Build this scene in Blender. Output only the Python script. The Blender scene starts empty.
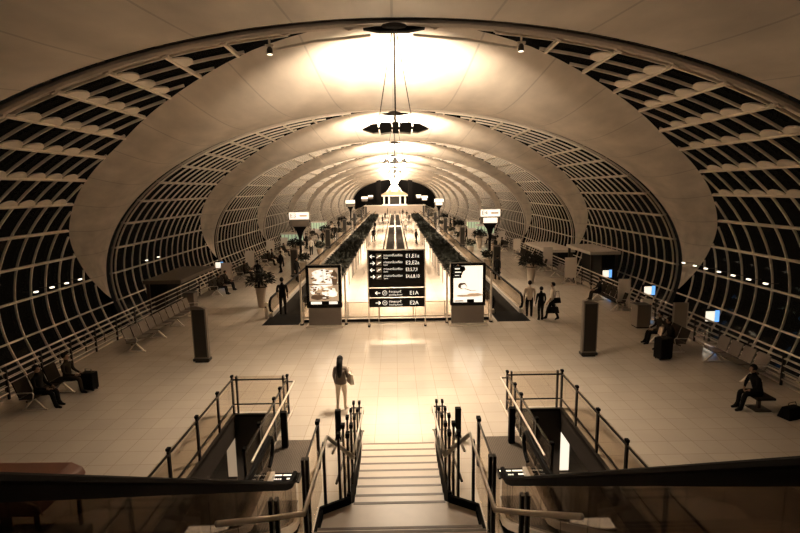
import bpy, bmesh, math, random
from mathutils import Vector, Matrix
random.seed(7)
C = bpy.context.scene.collection
PI = math.pi
R = math.radians

# ------------------------------------------------------------------ camera
EYE = Vector((0, 0, 6.2))
pt, yw, rl = R(8.75), R(.5), R(.85)
fw = Vector((math.sin(yw)*math.cos(pt), math.cos(yw)*math.cos(pt), -math.sin(pt)))
r0 = Vector((math.cos(yw), -math.sin(yw), 0)); u0 = r0.cross(fw)
rt = r0*math.cos(rl) - u0*math.sin(rl); up = u0*math.cos(rl) + r0*math.sin(rl)
cd = bpy.data.cameras.new('camera'); cam = bpy.data.objects.new('camera', cd); C.objects.link(cam)
cd.sensor_width = 36; cd.lens = 500/800*36; cd.clip_start = .05; cd.clip_end = 600
cam.matrix_world = Matrix(((rt.x, up.x, -fw.x, 0), (rt.y, up.y, -fw.y, 0), (rt.z, up.z, -fw.z, 6.2), (0, 0, 0, 1)))
sc = bpy.context.scene
sc.camera = cam

# ------------------------------------------------------------------ world, exposure
w = bpy.data.worlds.new('night'); sc.world = w; w.use_nodes = True
w.node_tree.nodes['Background'].inputs[0].default_value = (.004, .003, .002, 1)
w.node_tree.nodes['Background'].inputs[1].default_value = 1
vs = sc.view_settings
vs.view_transform = 'Standard'; vs.look = 'None'; vs.gamma = 1; vs.exposure = 0; vs.use_curve_mapping = False

WARM = (1, .82, .61)
RING0, RING1, PERIOD, NBAY = 14.4, 30.0, 18.3, 11
def ring(k): return RING0 if k == 0 else (RING1 + PERIOD*(k-1) if k > 0 else RING0 - PERIOD)

# chandeliers throw light up onto the cloth; spots aimed down are added floor light
def area(name, loc, rot, size, power, color=WARM, spread=180):
    l = bpy.data.lights.new(name, 'AREA'); l.shape = 'DISK'; l.size = size; l.energy = power; l.color = color
    l.spread = R(spread)
    o = bpy.data.objects.new(name, l); C.objects.link(o); o.location = loc; o.rotation_euler = rot
    return o
def spot(name, loc, rot, power, size, cone, color=WARM):
    l = bpy.data.lights.new(name, 'SPOT'); l.energy = power; l.color = color; l.shadow_soft_size = size; l.spot_size = R(cone); l.spot_blend = 1
    o = bpy.data.objects.new(name, l); C.objects.link(o); o.location = loc; o.rotation_euler = rot
    return o
UP = [1300, 2500, 3400, 3600, 3600, 3600, 3600, 3600, 3600, 3600, 3600]
DOWN = [5700, 14500, 20000, 19000, 19000, 19000, 19000, 19000, 19000, 19000, 19000]
for k in range(-1, NBAY):
    y = ring(k)
    area('uplight', (0.05, y+.35, 8.15), (R(180-64), 0, 0), 1.1, UP[max(k, 0)]*(.06 if k < 0 else 1), spread=104)
    spot('floor_fill_spot', (0.05, y, 7.6), (0, 0, 0), DOWN[max(k, 0)]*(.5 if k < 0 else 1), .8, 126)

# ------------------------------------------------------------------ materials
def mat(name, col, rough=.6, metal=0, emit=0, noise=0, nscale=8, spec=.5, alpha=None, trans=0, ecol=None):
    m = bpy.data.materials.new(name); m.use_nodes = True
    nt = m.node_tree; b = nt.nodes['Principled BSDF']
    b.inputs['Base Color'].default_value = (*col, 1); b.inputs['Roughness'].default_value = rough
    b.inputs['Metallic'].default_value = metal; b.inputs['Specular IOR Level'].default_value = spec
    if emit:
        b.inputs['Emission Color'].default_value = (*(ecol or col), 1); b.inputs['Emission Strength'].default_value = emit
    if noise:
        tc = nt.nodes.new('ShaderNodeTexCoord'); n = nt.nodes.new('ShaderNodeTexNoise'); n.inputs['Scale'].default_value = nscale
        n.inputs['Detail'].default_value = 4
        mp = nt.nodes.new('ShaderNodeMapRange'); mp.inputs[3].default_value = 1-noise; mp.inputs[4].default_value = 1+noise
        mx = nt.nodes.new('ShaderNodeVectorMath'); mx.operation = 'SCALE'; mx.inputs[0].default_value = col
        nt.links.new(tc.outputs['Object'], n.inputs['Vector']); nt.links.new(n.outputs[0], mp.inputs[0])
        nt.links.new(mp.outputs[0], mx.inputs['Scale']); nt.links.new(mx.outputs[0], b.inputs['Base Color'])
    if alpha is not None: b.inputs['Alpha'].default_value = alpha
    if trans: b.inputs['Transmission Weight'].default_value = trans
    return m
def glassmat(name, col, gloss=.12, tint=(1, 1, 1)):
    m = bpy.data.materials.new(name); m.use_nodes = True; nt = m.node_tree
    for n in list(nt.nodes): nt.nodes.remove(n)
    out = nt.nodes.new('ShaderNodeOutputMaterial'); mx = nt.nodes.new('ShaderNodeMixShader')
    t = nt.nodes.new('ShaderNodeBsdfTransparent'); g = nt.nodes.new('ShaderNodeBsdfGlossy')
    lw = nt.nodes.new('ShaderNodeLayerWeight'); lw.inputs[0].default_value = .5
    pw = nt.nodes.new('ShaderNodeMath'); pw.operation = 'POWER'; pw.inputs[1].default_value = 5
    ad = nt.nodes.new('ShaderNodeMath'); ad.operation = 'MULTIPLY_ADD'; ad.inputs[1].default_value = gloss*6; ad.inputs[2].default_value = gloss; ad.use_clamp = True
    t.inputs[0].default_value = (*tint, 1); g.inputs[0].default_value = (*col, 1); g.inputs['Roughness'].default_value = .05
    nt.links.new(lw.outputs['Facing'], pw.inputs[0]); nt.links.new(pw.outputs[0], ad.inputs[0]); nt.links.new(ad.outputs[0], mx.inputs[0])
    nt.links.new(t.outputs[0], mx.inputs[1]); nt.links.new(g.outputs[0], mx.inputs[2]); nt.links.new(mx.outputs[0], out.inputs[0])
    return m
M = {}
M['frame'] = mat('painted_steel', (.8, .7, .58), .45, .0, noise=.15, nscale=3)
M['ringtube'] = mat('ring_steel', (.5, .41, .33), .5, noise=.1)
M['black'] = mat('black_paint', (.004, .003, .0025), .7, spec=.06)
M['blackgloss'] = mat('black_gloss', (.005, .004, .003), .25, spec=.15)
M['rubber'] = mat('black_rubber', (.004, .003, .0025), .7, spec=.08)
M['steel'] = mat('brushed_steel', (.72, .64, .55), .3, .6, noise=.1, nscale=20)
M['darksteel'] = mat('dark_steel', (.09, .075, .06), .35, .8)
M['bronze'] = mat('bronze_post', (.022, .017, .013), .4, .3, spec=.3)
M['glass'] = glassmat('rail_glass', (.9, .85, .78), .03, (.92, .89, .85))
M['facade'] = glassmat('facade_glass', (.8, .75, .7), .012, (.5, .48, .45))
M['step'] = mat('stair_stone', (.62, .52, .42), .35, noise=.08, nscale=6)
M['nosing'] = mat('nosing_dark', (.16, .12, .09), .5)
M['white'] = mat('white_paint', (.75, .68, .6), .45)
M['beige'] = mat('beige_panel', (.42, .34, .27), .5, noise=.12, nscale=2)
M['greymetal'] = mat('grey_metal', (.15, .12, .095), .45, .3, noise=.1)
M['pylon'] = mat('pylon_dark', (.02, .016, .011), .35, spec=.3)
M['leaf'] = mat('leaf', (.018, .018, .01), .7, noise=.4, nscale=5, spec=.15)
M['leafdark'] = mat('leaf_dark', (.009, .009, .006), .7, noise=.4, nscale=5, spec=.12)
M['soil'] = mat('soil', (.03, .022, .015), .9)
M['pot'] = mat('pot_glaze', (.42, .34, .26), .35, noise=.1)
M['screen'] = mat('screen_white', (1, .9, .74), .4, emit=1.1, ecol=(1, .88, .7))
M['adwhite'] = mat('ad_white', (1, .92, .78), .4, emit=1.0, ecol=(1, .92, .78))
M['adtan'] = mat('ad_tan', (.55, .4, .26), .4, emit=.5)
M['adbrown'] = mat('ad_brown', (.2, .12, .07), .4, emit=.15)
M['text'] = mat('sign_text', (1, .93, .8), .5, emit=.8)
M['texttan'] = mat('icon_tan', (.16, .12, .085), .5, emit=.04)
M['blue'] = mat('screen_blue', (.15, .4, .85), .4, emit=1.3)
M['cyan'] = mat('panel_pale_blue', (.6, .85, 1), .4, emit=.9)
M['green'] = mat('lit_green_glass', (.55, .7, .5), .4, emit=.35, noise=0)
M['lamp'] = mat('lamp', (1, .9, .7), .4, emit=30, ecol=(1, .88, .68))
M['lampsoft'] = mat('lamp_soft', (1, .9, .7), .4, emit=2.2, ecol=(1, .88, .68))
M['skin'] = mat('skin', (.32, .19, .12), .55)
M['hair'] = mat('hair', (.006, .005, .004), .75, spec=.15)
M['shirt_tan'] = mat('shirt_tan', (.5, .4, .3), .8)
M['shirt_white'] = mat('shirt_white', (.7, .62, .52), .8)
M['shirt_brown'] = mat('jacket_brown', (.12, .085, .06), .8)
M['cloth_black'] = mat('cloth_black', (.007, .006, .005), .9, spec=.1)
M['cloth_dark'] = mat('cloth_dark', (.022, .017, .012), .9, spec=.1)
M['cloth_pale'] = mat('cloth_pale', (.6, .48, .36), .8)
M['leather'] = mat('bag_leather', (.62, .5, .38), .5)
M['redtag'] = mat('red_panel', (.5, .06, .03), .5)
M['brownroof'] = mat('brown_vinyl', (.22, .1, .065), .45, noise=.1)
M['dark'] = mat('dark_void', (.01, .008, .006), .8)
M['steelbright'] = mat('satin_steel', (.8, .72, .62), .35, .25)
M['escglass'] = glassmat('escalator_glass', (.9, .85, .78), .03, (.62, .58, .54))
M['wood'] = mat('dark_cladding', (.03, .021, .015), .6, noise=.3, nscale=3)
M['gold'] = mat('gold_trim', (.35, .25, .14), .5)

M['belt'] = mat('belt_rubber', (.01, .008, .006), .9, spec=.05)
M['barglow'] = mat('added_pale_green_glow', (.75, .9, .7), .4, emit=1.3)
def floor_mat():
    m = bpy.data.materials.new('polished_tile'); m.use_nodes = True; nt = m.node_tree; b = nt.nodes['Principled BSDF']
    tc = nt.nodes.new('ShaderNodeTexCoord'); br = nt.nodes.new('ShaderNodeTexBrick')
    br.offset = 0; br.inputs['Scale'].default_value = 1; br.inputs['Brick Width'].default_value = .6; br.inputs['Row Height'].default_value = .6
    br.inputs['Mortar Size'].default_value = .006; br.inputs['Mortar Smooth'].default_value = .2
    br.inputs['Color1'].default_value = (.51, .44, .365, 1); br.inputs['Color2'].default_value = (.47, .405, .335, 1); br.inputs['Mortar'].default_value = (.29, .23, .175, 1)
    nt.links.new(tc.outputs['Object'], br.inputs['Vector'])
    # faint random mottling of the tile colour
    n = nt.nodes.new('ShaderNodeTexNoise'); n.inputs['Scale'].default_value = .8; n.inputs['Detail'].default_value = 5
    mp = nt.nodes.new('ShaderNodeMapRange'); mp.inputs[3].default_value = .88; mp.inputs[4].default_value = 1.1
    nt.links.new(tc.outputs['Object'], n.inputs['Vector']); nt.links.new(n.outputs[0], mp.inputs[0])
    vm = nt.nodes.new('ShaderNodeVectorMath'); vm.operation = 'SCALE'
    nt.links.new(br.outputs['Color'], vm.inputs[0]); nt.links.new(mp.outputs[0], vm.inputs['Scale']); nt.links.new(vm.outputs[0], b.inputs['Base Color'])
    b.inputs['Roughness'].default_value = .12; b.inputs['Specular IOR Level'].default_value = .7
    return m
M['floor'] = floor_mat()
def membrane_mat():
    m = bpy.data.materials.new('tensile_cloth'); m.use_nodes = True; nt = m.node_tree; b = nt.nodes['Principled BSDF']
    uv = nt.nodes.new('ShaderNodeUVMap'); sp = nt.nodes.new('ShaderNodeSeparateXYZ'); nt.links.new(uv.outputs[0], sp.inputs[0])
    def math_(op, a, bb=None):
        n = nt.nodes.new('ShaderNodeMath'); n.operation = op
        for i, v in enumerate((a, bb)):
            if v is None: continue
            if isinstance(v, (int, float)): n.inputs[i].default_value = v
            else: nt.links.new(v, n.inputs[i])
        return n.outputs[0]
    u = math_('MULTIPLY', sp.outputs[0], 22.0)
    fr = math_('FRACT', u); d = math_('ABSOLUTE', math_('SUBTRACT', fr, .5))
    seam = math_('GREATER_THAN', d, .488)
    n = nt.nodes.new('ShaderNodeTexNoise'); n.inputs['Scale'].default_value = 3; n.inputs['Detail'].default_value = 5
    tc = nt.nodes.new('ShaderNodeMapping'); nt.links.new(uv.outputs[0], tc.inputs[0]); tc.inputs['Scale'].default_value = (14, 1.2, 1)
    nt.links.new(tc.outputs[0], n.inputs['Vector'])
    k = math_('MULTIPLY', math_('SUBTRACT', 1.0, math_('MULTIPLY', seam, .3)), math_('ADD', math_('MULTIPLY', n.outputs[0], 1.0), .48))
    vm = nt.nodes.new('ShaderNodeVectorMath'); vm.operation = 'SCALE'; vm.inputs[0].default_value = (.52, .45, .375); nt.links.new(k, vm.inputs['Scale'])
    nt.links.new(vm.outputs[0], b.inputs['Base Color']); b.inputs['Roughness'].default_value = .42; b.inputs['Specular IOR Level'].default_value = .5
    return m
M['cloth'] = membrane_mat()

# ------------------------------------------------------------------ mesh helpers
class MB:
    def __init__(s): s.v = []; s.f = []; s.m = []; s.mats = []; s.uv = None
    def mi(s, m):
        if m is None: m = 'white'
        if m not in s.mats: s.mats.append(m)
        return s.mats.index(m)
    def face(s, idx, m): s.f.append(idx); s.m.append(s.mi(m))
    def quad(s, pts, m):
        n = len(s.v); s.v += [tuple(p) for p in pts]; s.face(list(range(n, n+len(pts))), m)
    def hexa(s, p, m):   # 8 points: bottom 4, top 4
        n = len(s.v); s.v += [tuple(q) for q in p]
        for q in ((0, 3, 2, 1), (4, 5, 6, 7), (0, 1, 5, 4), (1, 2, 6, 5), (2, 3, 7, 6), (3, 0, 4, 7)): s.face([n+i for i in q], m)
        return s
    def box(s, x0, x1, y0, y1, z0, z1, m=None):
        return s.hexa([(x0, y0, z0), (x1, y0, z0), (x1, y1, z0), (x0, y1, z0), (x0, y0, z1), (x1, y0, z1), (x1, y1, z1), (x0, y1, z1)], m)
    def bar(s, a, b, wx, wz, m=None, upv=(0, 0, 1)):   # box section along a-b
        a = Vector(a); b = Vector(b); d = (b-a).normalized(); u = Vector(upv)
        sd = d.cross(u)
        if sd.length < 1e-4: sd = d.cross(Vector((0, 1, 0)))
        sd.normalize(); u = sd.cross(d).normalized(); sd = sd*wx/2; u = u*wz/2
        return s.hexa([a-sd-u, a+sd-u, b+sd-u, b-sd-u, a-sd+u, a+sd+u, b+sd+u, b-sd+u], m)
    def tube(s, pts, r, m=None, n=8, closed=False, radii=None):
        pts = [Vector(p) for p in pts]; rings = []
        prev = None
        for i, p in enumerate(pts):
            if i == 0: d = pts[1]-p
            elif i == len(pts)-1: d = p-pts[-2]
            else: d = (pts[i+1]-p).normalized()+(p-pts[i-1]).normalized()
            d.normalize()
            a = prev if prev is not None else (Vector((0, 0, 1)) if abs(d.z) < .9 else Vector((1, 0, 0)))
            a = (a-d*a.dot(d)).normalized(); prev = a
            b = d.cross(a); rr = radii[i] if radii else r
            k = len(s.v); s.v += [tuple(p+(a*math.cos(2*PI*j/n)+b*math.sin(2*PI*j/n))*rr) for j in range(n)]; rings.append(k)
        for q in range(len(rings)-1):
            for j in range(n):
                s.face([rings[q]+j, rings[q]+(j+1) % n, rings[q+1]+(j+1) % n, rings[q+1]+j], m)
        s.face([rings[0]+j for j in reversed(range(n))], m); s.face([rings[-1]+j for j in range(n)], m)
        return s
    def lathe(s, prof, m=None, n=16, c=(0, 0, 0), sx=1, sy=1):
        rings = []
        for r, z in prof:
            k = len(s.v); s.v += [(c[0]+sx*r*math.cos(2*PI*j/n), c[1]+sy*r*math.sin(2*PI*j/n), c[2]+z) for j in range(n)]; rings.append(k)
        for q in range(len(rings)-1):
            for j in range(n): s.face([rings[q]+j, rings[q]+(j+1) % n, rings[q+1]+(j+1) % n, rings[q+1]+j], m)
        s.face([rings[0]+j for j in reversed(range(n))], m); s.face([rings[-1]+j for j in range(n)], m)
        return s
    def ellipsoid(s, c, rx, ry, rz, m=None, n=14, k=9):
        prof = [(math.sin(PI*i/k) if 0 < i < k else .02, -math.cos(PI*i/k)) for i in range(k+1)]
        rings = []
        for r, z in prof:
            q = len(s.v); s.v += [(c[0]+rx*r*math.cos(2*PI*j/n), c[1]+ry*r*math.sin(2*PI*j/n), c[2]+rz*z) for j in range(n)]; rings.append(q)
        for q in range(len(rings)-1):
            for j in range(n): s.face([rings[q]+j, rings[q]+(j+1) % n, rings[q+1]+(j+1) % n, rings[q+1]+j], m)
        s.face([rings[0]+j for j in reversed(range(n))], m); s.face([rings[-1]+j for j in range(n)], m)
        return s
    def prism(s, poly, y0, y1, m=None):  # poly in xz extruded along y
        n = len(s.v); k = len(poly)
        s.v += [(x, y0, z) for x, z in poly]+[(x, y1, z) for x, z in poly]
        s.face([n+i for i in range(k)], m); s.face([n+k+i for i in reversed(range(k))], m)
        for i in range(k): s.face([n+i, n+k+i, n+k+(i+1) % k, n+(i+1) % k], m)
        return s
    def prismx(s, poly, x0, x1, m=None):  # poly in yz extruded along x
        n = len(s.v); k = len(poly)
        s.v += [(x0, y, z) for y, z in poly]+[(x1, y, z) for y, z in poly]
        s.face([n+i for i in reversed(range(k))], m); s.face([n+k+i for i in range(k)], m)
        for i in range(k): s.face([n+i, n+(i+1) % k, n+k+(i+1) % k, n+k+i], m)
        return s
    def build(s, name, parent=None, smooth=False, bevel=0):
        me = bpy.data.meshes.new(name); me.from_pydata(s.v, [], s.f)
        for k in s.mats: me.materials.append(M[k])
        me.polygons.foreach_set('material_index', s.m)
        if smooth: me.polygons.foreach_set('use_smooth', [True]*len(me.polygons))
        if s.uv:
            ul = me.uv_layers.new(name='UVMap')
            for l in me.loops: ul.data[l.index].uv = s.uv[l.vertex_index]
        bm = bmesh.new(); bm.from_mesh(me); bmesh.ops.recalc_face_normals(bm, faces=bm.faces)
        bm.to_mesh(me); bm.free(); me.update()
        o = bpy.data.objects.new(name, me); C.objects.link(o)
        if parent is not None: o.parent = parent
        if bevel:
            b = o.modifiers.new('bevel', 'BEVEL'); b.width = bevel; b.segments = 2; b.limit_method = 'ANGLE'
        return o
def tag(o, label=None, cat=None, group=None, kind=None):
    if label: o['label'] = label
    if cat: o['category'] = cat
    if group: o['group'] = group
    if kind: o['kind'] = kind
    return o
def thing(name, label, cat, loc=(0, 0, 0), rz=0, group=None, kind=None):
    o = bpy.data.objects.new(name, None); C.objects.link(o); o.location = loc; o.rotation_euler = (0, 0, rz)
    o.empty_display_size = .2
    return tag(o, label, cat, group, kind)
def kids(o): return [c for c in bpy.data.objects if c.parent == o]
def dup(o, loc=None, rz=None, label=None, group=None, parent=None, scale=None):
    c = o.copy(); C.objects.link(c)
    if parent is not None: c.parent = parent
    if loc is not None: c.location = loc
    if rz is not None: c.rotation_euler = (0, 0, rz)
    if scale is not None: c.scale = scale
    if label: c['label'] = label
    if group: c['group'] = group
    for ch in kids(o): dup(ch, parent=c)
    return c
def text(s, size, loc, parent, m='text', name='lettering', rot=(PI/2, 0, 0), align='LEFT', ext=.002, xs=1):
    cu = bpy.data.curves.new(name, 'FONT'); cu.body = s; cu.size = size; cu.align_x = align; cu.align_y = 'CENTER'; cu.extrude = ext
    t = bpy.data.objects.new(name, cu); C.objects.link(t)
    dg = bpy.context.evaluated_depsgraph_get(); me = bpy.data.meshes.new_from_object(t.evaluated_get(dg)); bpy.data.objects.remove(t)
    o = bpy.data.objects.new(name, me); C.objects.link(o); me.materials.clear(); me.materials.append(M[m])
    o.parent = parent; o.location = loc; o.rotation_euler = rot; o.scale = (xs, 1, 1)
    return o

# ------------------------------------------------------------------ the vault
XM, ZC, ZB = 17.45, 1.2, 9.56
def ell(phi, off=0):      # phi in degrees, 0 = right springing, 90 apex; off outward
    c, s = math.cos(R(phi)), math.sin(R(phi))
    n = Vector((c/XM, 0, s/ZB)).normalized()
    return Vector((XM*c, 0, ZC+ZB*s))+n*off
EDGE = [(-7.6, .0), (0, .09), (9.5, .19), (16.8, .27), (30.7, .38), (48, .50), (64, .71), (76, .885), (84, .965), (90, .975)]
def frac(phi):            # share of the bay the cloth covers at this angle
    p = phi if phi <= 90 else 180-phi
    if p <= EDGE[0][0]: return 0
    for (a, fa), (b, fb) in zip(EDGE, EDGE[1:]):
        if p <= b:
            t = (p-a)/(b-a); return fa+(fb-fa)*t
    return EDGE[-1][1]
def bay_cloth(y0, y1, name='ceiling'):
    m = MB(); N = 96; K = 14; L = y1-y0; uv = []
    for i in range(N+1):
        phi = -7.6+(195.2)*i/N
        f = (frac(phi-3)+frac(phi)*2+frac(phi+3))/4 if 0 < i < N else 0.0
        f = max(f, .003)
        for j in range(K+1):
            v = j/K
            sag = math.sin(PI*v)*min(1, f*1.6)
            p = ell(phi, .05-.55*sag)
            m.v.append((p.x, y1-f*L*(1-v), p.z)); uv.append((i/N, v))
    for i in range(N):
        for j in range(K):
            a = i*(K+1)+j; m.face([a, a+1, a+K+2, a+K+1], 'cloth')
    m.uv = uv
    o = m.build(name, smooth=True); return tag(o, kind='structure')
PUR = [-38, -28, -18.5, -9.1, .8, 10.2, 19.4, 28.2, 35.9, 43.3, 49.6, 56, 62, 68, 74, 80, 86]
def bay_frames(y0, y1, side, parent, nm=None):
    L = y1-y0; ys = y0+1.0
    def lim(phi): return y1-frac(phi)*L-.12
    def P(phi, off, y):
        p = ell(phi, off); return (side*p.x, y, p.z)
    m = MB()
    for phi in PUR:
        e = lim(phi)
        if e > ys+.2:
            n = ell(phi, 1)-ell(phi, 0)
            m.bar(P(phi, .02, ys-.2), P(phi, .02, e), .085, .12, 'frame', (side*n.x, 0, n.z))
    N = nm or int(L/1.05)
    for j in range(N):
        y = ys+.1+(y1-.2-ys)*j/(N)
        phi = -40
        while phi < 88:
            pe = phi+3.15
            if lim(phi+3) < y:
                lo, hi = phi, phi+3
                for _ in range(12):
                    mid = (lo+hi)/2
                    if lim(mid)+.15 < y: hi = mid
                    else: lo = mid
                pe = lo
                if pe-phi < .3: break
            a, b = P(phi, .1, y), P(pe, .1, y)
            n = ell(phi, 1)-ell(phi, 0)
            m.bar(a, b, .05, .09, 'frame', (side*n.x, 0, n.z)); phi += 3
            if pe < phi: break
    m.build('window_frame', parent)
    if y0 == RING0:
        sc_ = MB()
        for phi in PUR[7:]:
            for j in range(N):
                ya = ys+.1+(y1-.2-ys)*j/N; yb = ya+(y1-.2-ys)/N
                if lim(phi+2) < yb: break
                c = (ya+yb)/2; h = (yb-ya)/2-.05; top = [(c-h*math.cos(PI*q/8), 1.5*math.sin(PI*q/8)) for q in range(9)]
                n0 = len(sc_.v); sc_.v += [P(phi+.15+d, .0, yy) for yy, d in top]+[P(phi+.15+d, .05, yy) for yy, d in top]
                sc_.face([n0+q for q in range(9)], 'frame'); sc_.face([n0+9+q for q in reversed(range(9))], 'frame')
                for q in range(9): sc_.face([n0+q, n0+9+q, n0+9+(q+1) % 9, n0+(q+1) % 9], 'frame')
        sc_.build('shade_blades', parent)
    g = MB(); phi = -40
    while phi < 87:
        e0, e1 = lim(phi), lim(phi+4)
        if e1 < ys+.3: break
        g.quad([P(phi, .2, ys-.3), P(phi+4, .2, ys-.3), P(phi+4, .2, e1+.3), P(phi, .2, e0+.3)], 'facade'); phi += 4
    g.build('window_glass', parent)
def ring_trim(k):
    y = ring(k); m = MB(); t = MB()
    pts = [ell(p, .05) for p in range(-40, 222, 2)]
    for a, b in zip(pts, pts[1:]):
        na = Vector((a.x/XM**2, 0, (a.z-ZC)/ZB**2)).normalized(); nb = Vector((b.x/XM**2, 0, (b.z-ZC)/ZB**2)).normalized()
        m.quad([(a.x, y, a.z), (a.x+na.x*.9, y+.1, a.z+na.z*.9), (b.x+nb.x*.9, y+.1, b.z+nb.z*.9), (b.x, y, b.z)], 'black')
        m.quad([(a.x+na.x*.5, y+.05, a.z+na.z*.5), (a.x+na.x*.5, y+.8, a.z+na.z*.5), (b.x+nb.x*.5, y+.8, b.z+nb.z*.5), (b.x+nb.x*.5, y+.05, b.z+nb.z*.5)], 'black')
    e = thing('trim_%d' % (k+1), None, None, kind='structure')
    m.build('gutter', e)
    t.tube([(p.x, y+.66, p.z) for p in [ell(q, .12) for q in range(-40, 222, 3)]], .14 if k == 0 else .06, 'ringtube', 10)
    for q in PUR[3:]:
        for qq in (q, 180-q):
            p = ell(qq, .12); n = (ell(qq, 1)-ell(qq, 0))
            t.tube([(p.x, y+.60, p.z), (p.x, y+.72, p.z)], .19 if k == 0 else .08, 'ringtube', 8)
    if k == 0:
        for s in (-1, 1): t.tube([(s*.6, y+.5, 10.5), (s*2.2, y+.75, 10.42), (s*3.7, y+1.1, 10.25)], .045, 'frame', 6)
    t.build('ring_tube', e, smooth=False)
    return e
for k in range(-1, NBAY):
    bay_cloth(ring(k), ring(k+1)) if k >= 0 else None
# cloth of the bay the viewer stands in: full width up to the first ring
m = MB(); uv = []
N, K = 96, 10
for i in range(N+1):
    phi = -7.6+195.2*i/N
    f = (frac(phi-3)+frac(phi)*2+frac(phi+3))/4 if 0 < i < N else .003
    for j in range(K+1):
        v = j/K; p = ell(phi, .05-.5*math.sin(PI*v)*min(1, f*1.6)); m.v.append((p.x, RING0-max(f, .003)*PERIOD*(1-v), p.z)); uv.append((i/N, v))
for i in range(N):
    for j in range(K):
        a = i*(K+1)+j; m.face([a, a+1, a+K+2, a+K+1], 'cloth')
m.uv = uv; tag(m.build('ceiling', smooth=True), kind='structure')
for k in range(0, NBAY+1): ring_trim(k)
wn = 1
protos = {}
for k in range(-1, NBAY):
    for s in (-1, 1):
        e = thing('window_%d' % wn, None, None, kind='structure'); wn += 1
        if k in (1, -1) or k == 0: bay_frames(ring(k), ring(k+1), s, e); protos[(k, s)] = e
        else:
            for ch in kids(protos[(1, s)]): dup(ch, parent=e)
            e.location = (0, ring(k)-ring(1), 0)
# the dark far end
m = MB(); ye = ring(NBAY)+.8
pts = [ell(p, 0) for p in range(-40, 221, 4)]
m.v = [(p.x, ye, p.z) for p in pts]+[(p.x, ye+.3, p.z) for p in pts]; n = len(pts)
m.face(list(range(n)), 'black'); m.face(list(reversed(range(n, 2*n))), 'black')
for i in range(n-1): m.face([i, i+1, n+i+1, n+i], 'dark')
tag(m.build('wall_end'), kind='structure')

# ------------------------------------------------------------------ floors
HX = 12.0
m = MB()
WY0, WY1, WX0, WX1 = 3.6, 13.3, 3.12, 4.6
def slab(mb, xs, ys, z0, z1, mt, hole):
    for a, b in zip(xs, xs[1:]):
        for c, d in zip(ys, ys[1:]):
            if not hole((a+b)/2, (c+d)/2): mb.box(a, b, c, d, z0, z1, mt)
slab(m, [-HX, -WX1, -WX0, WX0, WX1, HX], [-6, WY0, WY1, 212.9], -.45, 0, 'floor', lambda x, y: WX0 < abs(x) < WX1 and WY0 < y < WY1)
tag(m.build('floor'), kind='structure')
m = MB(); m.box(-14.2, 14.2, -6, 212.9, -5.0, -4.8, 'floor'); tag(m.build('floor_lower'), kind='structure')
tn = 20
for s in (-1, 1):   # cladding inside the two wells
    m = MB(); a, b = sorted((s*(WX0-.02), s*(WX1+.02)))
    m.box(a, b, WY1-.02, WY1+.2, -2.3, -.012, 'wood')
    m.box(a-.01, a+.035, WY0, WY1, -.62, -.012, 'wood'); m.box(b-.035, b+.01, WY0, WY1, -.62, -.012, 'wood')
    m.box(a-.02, a+.07, WY0, WY1, -.02, .06, 'bronze'); m.box(b-.07, b+.02, WY0, WY1, -.02, .06, 'bronze'); m.box(a, b, WY1-.09, WY1, -.02, .06, 'bronze')
    tag(m.build('trim_%d' % tn), kind='structure'); tn += 1
    # side gallery a half storey down, beyond the rail
    m = MB(); a, b = sorted((s*12.35, s*15.1)); m.box(a, b, -6, 212.9, -1.45, -1.2, 'beige'); tag(m.build('floor_gallery_' + ('right' if s > 0 else 'left')), kind='structure')
    m = MB(); a, b = sorted((s*12.0, s*12.12)); m.box(a, b, -6, 212.9, -.45, .07, 'steel'); tag(m.build('baseboard_' + ('right' if s > 0 else 'left')), kind='structure')
# mezzanine the viewer stands on
m = MB(); m.box(-12, 12, -6, .55, 4.3, 4.6, 'beige'); tag(m.build('floor_mezzanine'), kind='structure')

# ------------------------------------------------------------------ central stair
st = thing('staircase', 'pale stone staircase descending from the viewer to the hall floor between two glass balustrades', 'staircase')
NY = [11.26, 10.67, 10.09, 9.53, 9.0, 8.48, 7.96, 7.45, 7.0]
m = MB(); nz = MB(); RISE = .165
for i, y in enumerate(NY):
    z = RISE*(i+1); y1 = NY[i+1] if i < 8 else 6.75
    wa = .86-.16*(11.26-y)/4.26; wb = .86-.16*(11.26-y1)/4.26
    zb = max(0, z-.5)
    if i < 8: m.hexa([(-wb, y1-.02, zb), (wb, y1-.02, zb), (wa, y, zb), (-wa, y, zb), (-wb, y1-.02, z), (wb, y1-.02, z), (wa, y, z), (-wa, y, z)], 'step')
    nz.box(-wa, wa, y-.045, y+.012, z-.03, z+.004, 'nosing')
m.hexa([(-1.12, 6.78, 1.0), (1.12, 6.78, 1.0), (.70, 7.0, 1.0), (-.70, 7.0, 1.0), (-1.12, 6.78, 1.485), (1.12, 6.78, 1.485), (.70, 7.0, 1.485), (-.70, 7.0, 1.485)], 'step')
m.box(-1.12, 1.12, 6.18, 6.78, 1.0, 1.485, 'step')
y = 6.2; z = 1.65
while z < 4.6:
    m.box(-1.12, 1.12, y-.32, y, z-.5, z, 'step'); nz.box(-1.12, 1.12, y-.04, y+.012, z-.03, z+.004, 'nosing'); y -= .3; z += RISE
m.build('steps', st); nz.build('nosing_strips', st)
def zst(y): return max(0, (11.4-y)*(1.485/4.4)) if y > 7.0 else 1.485
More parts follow.
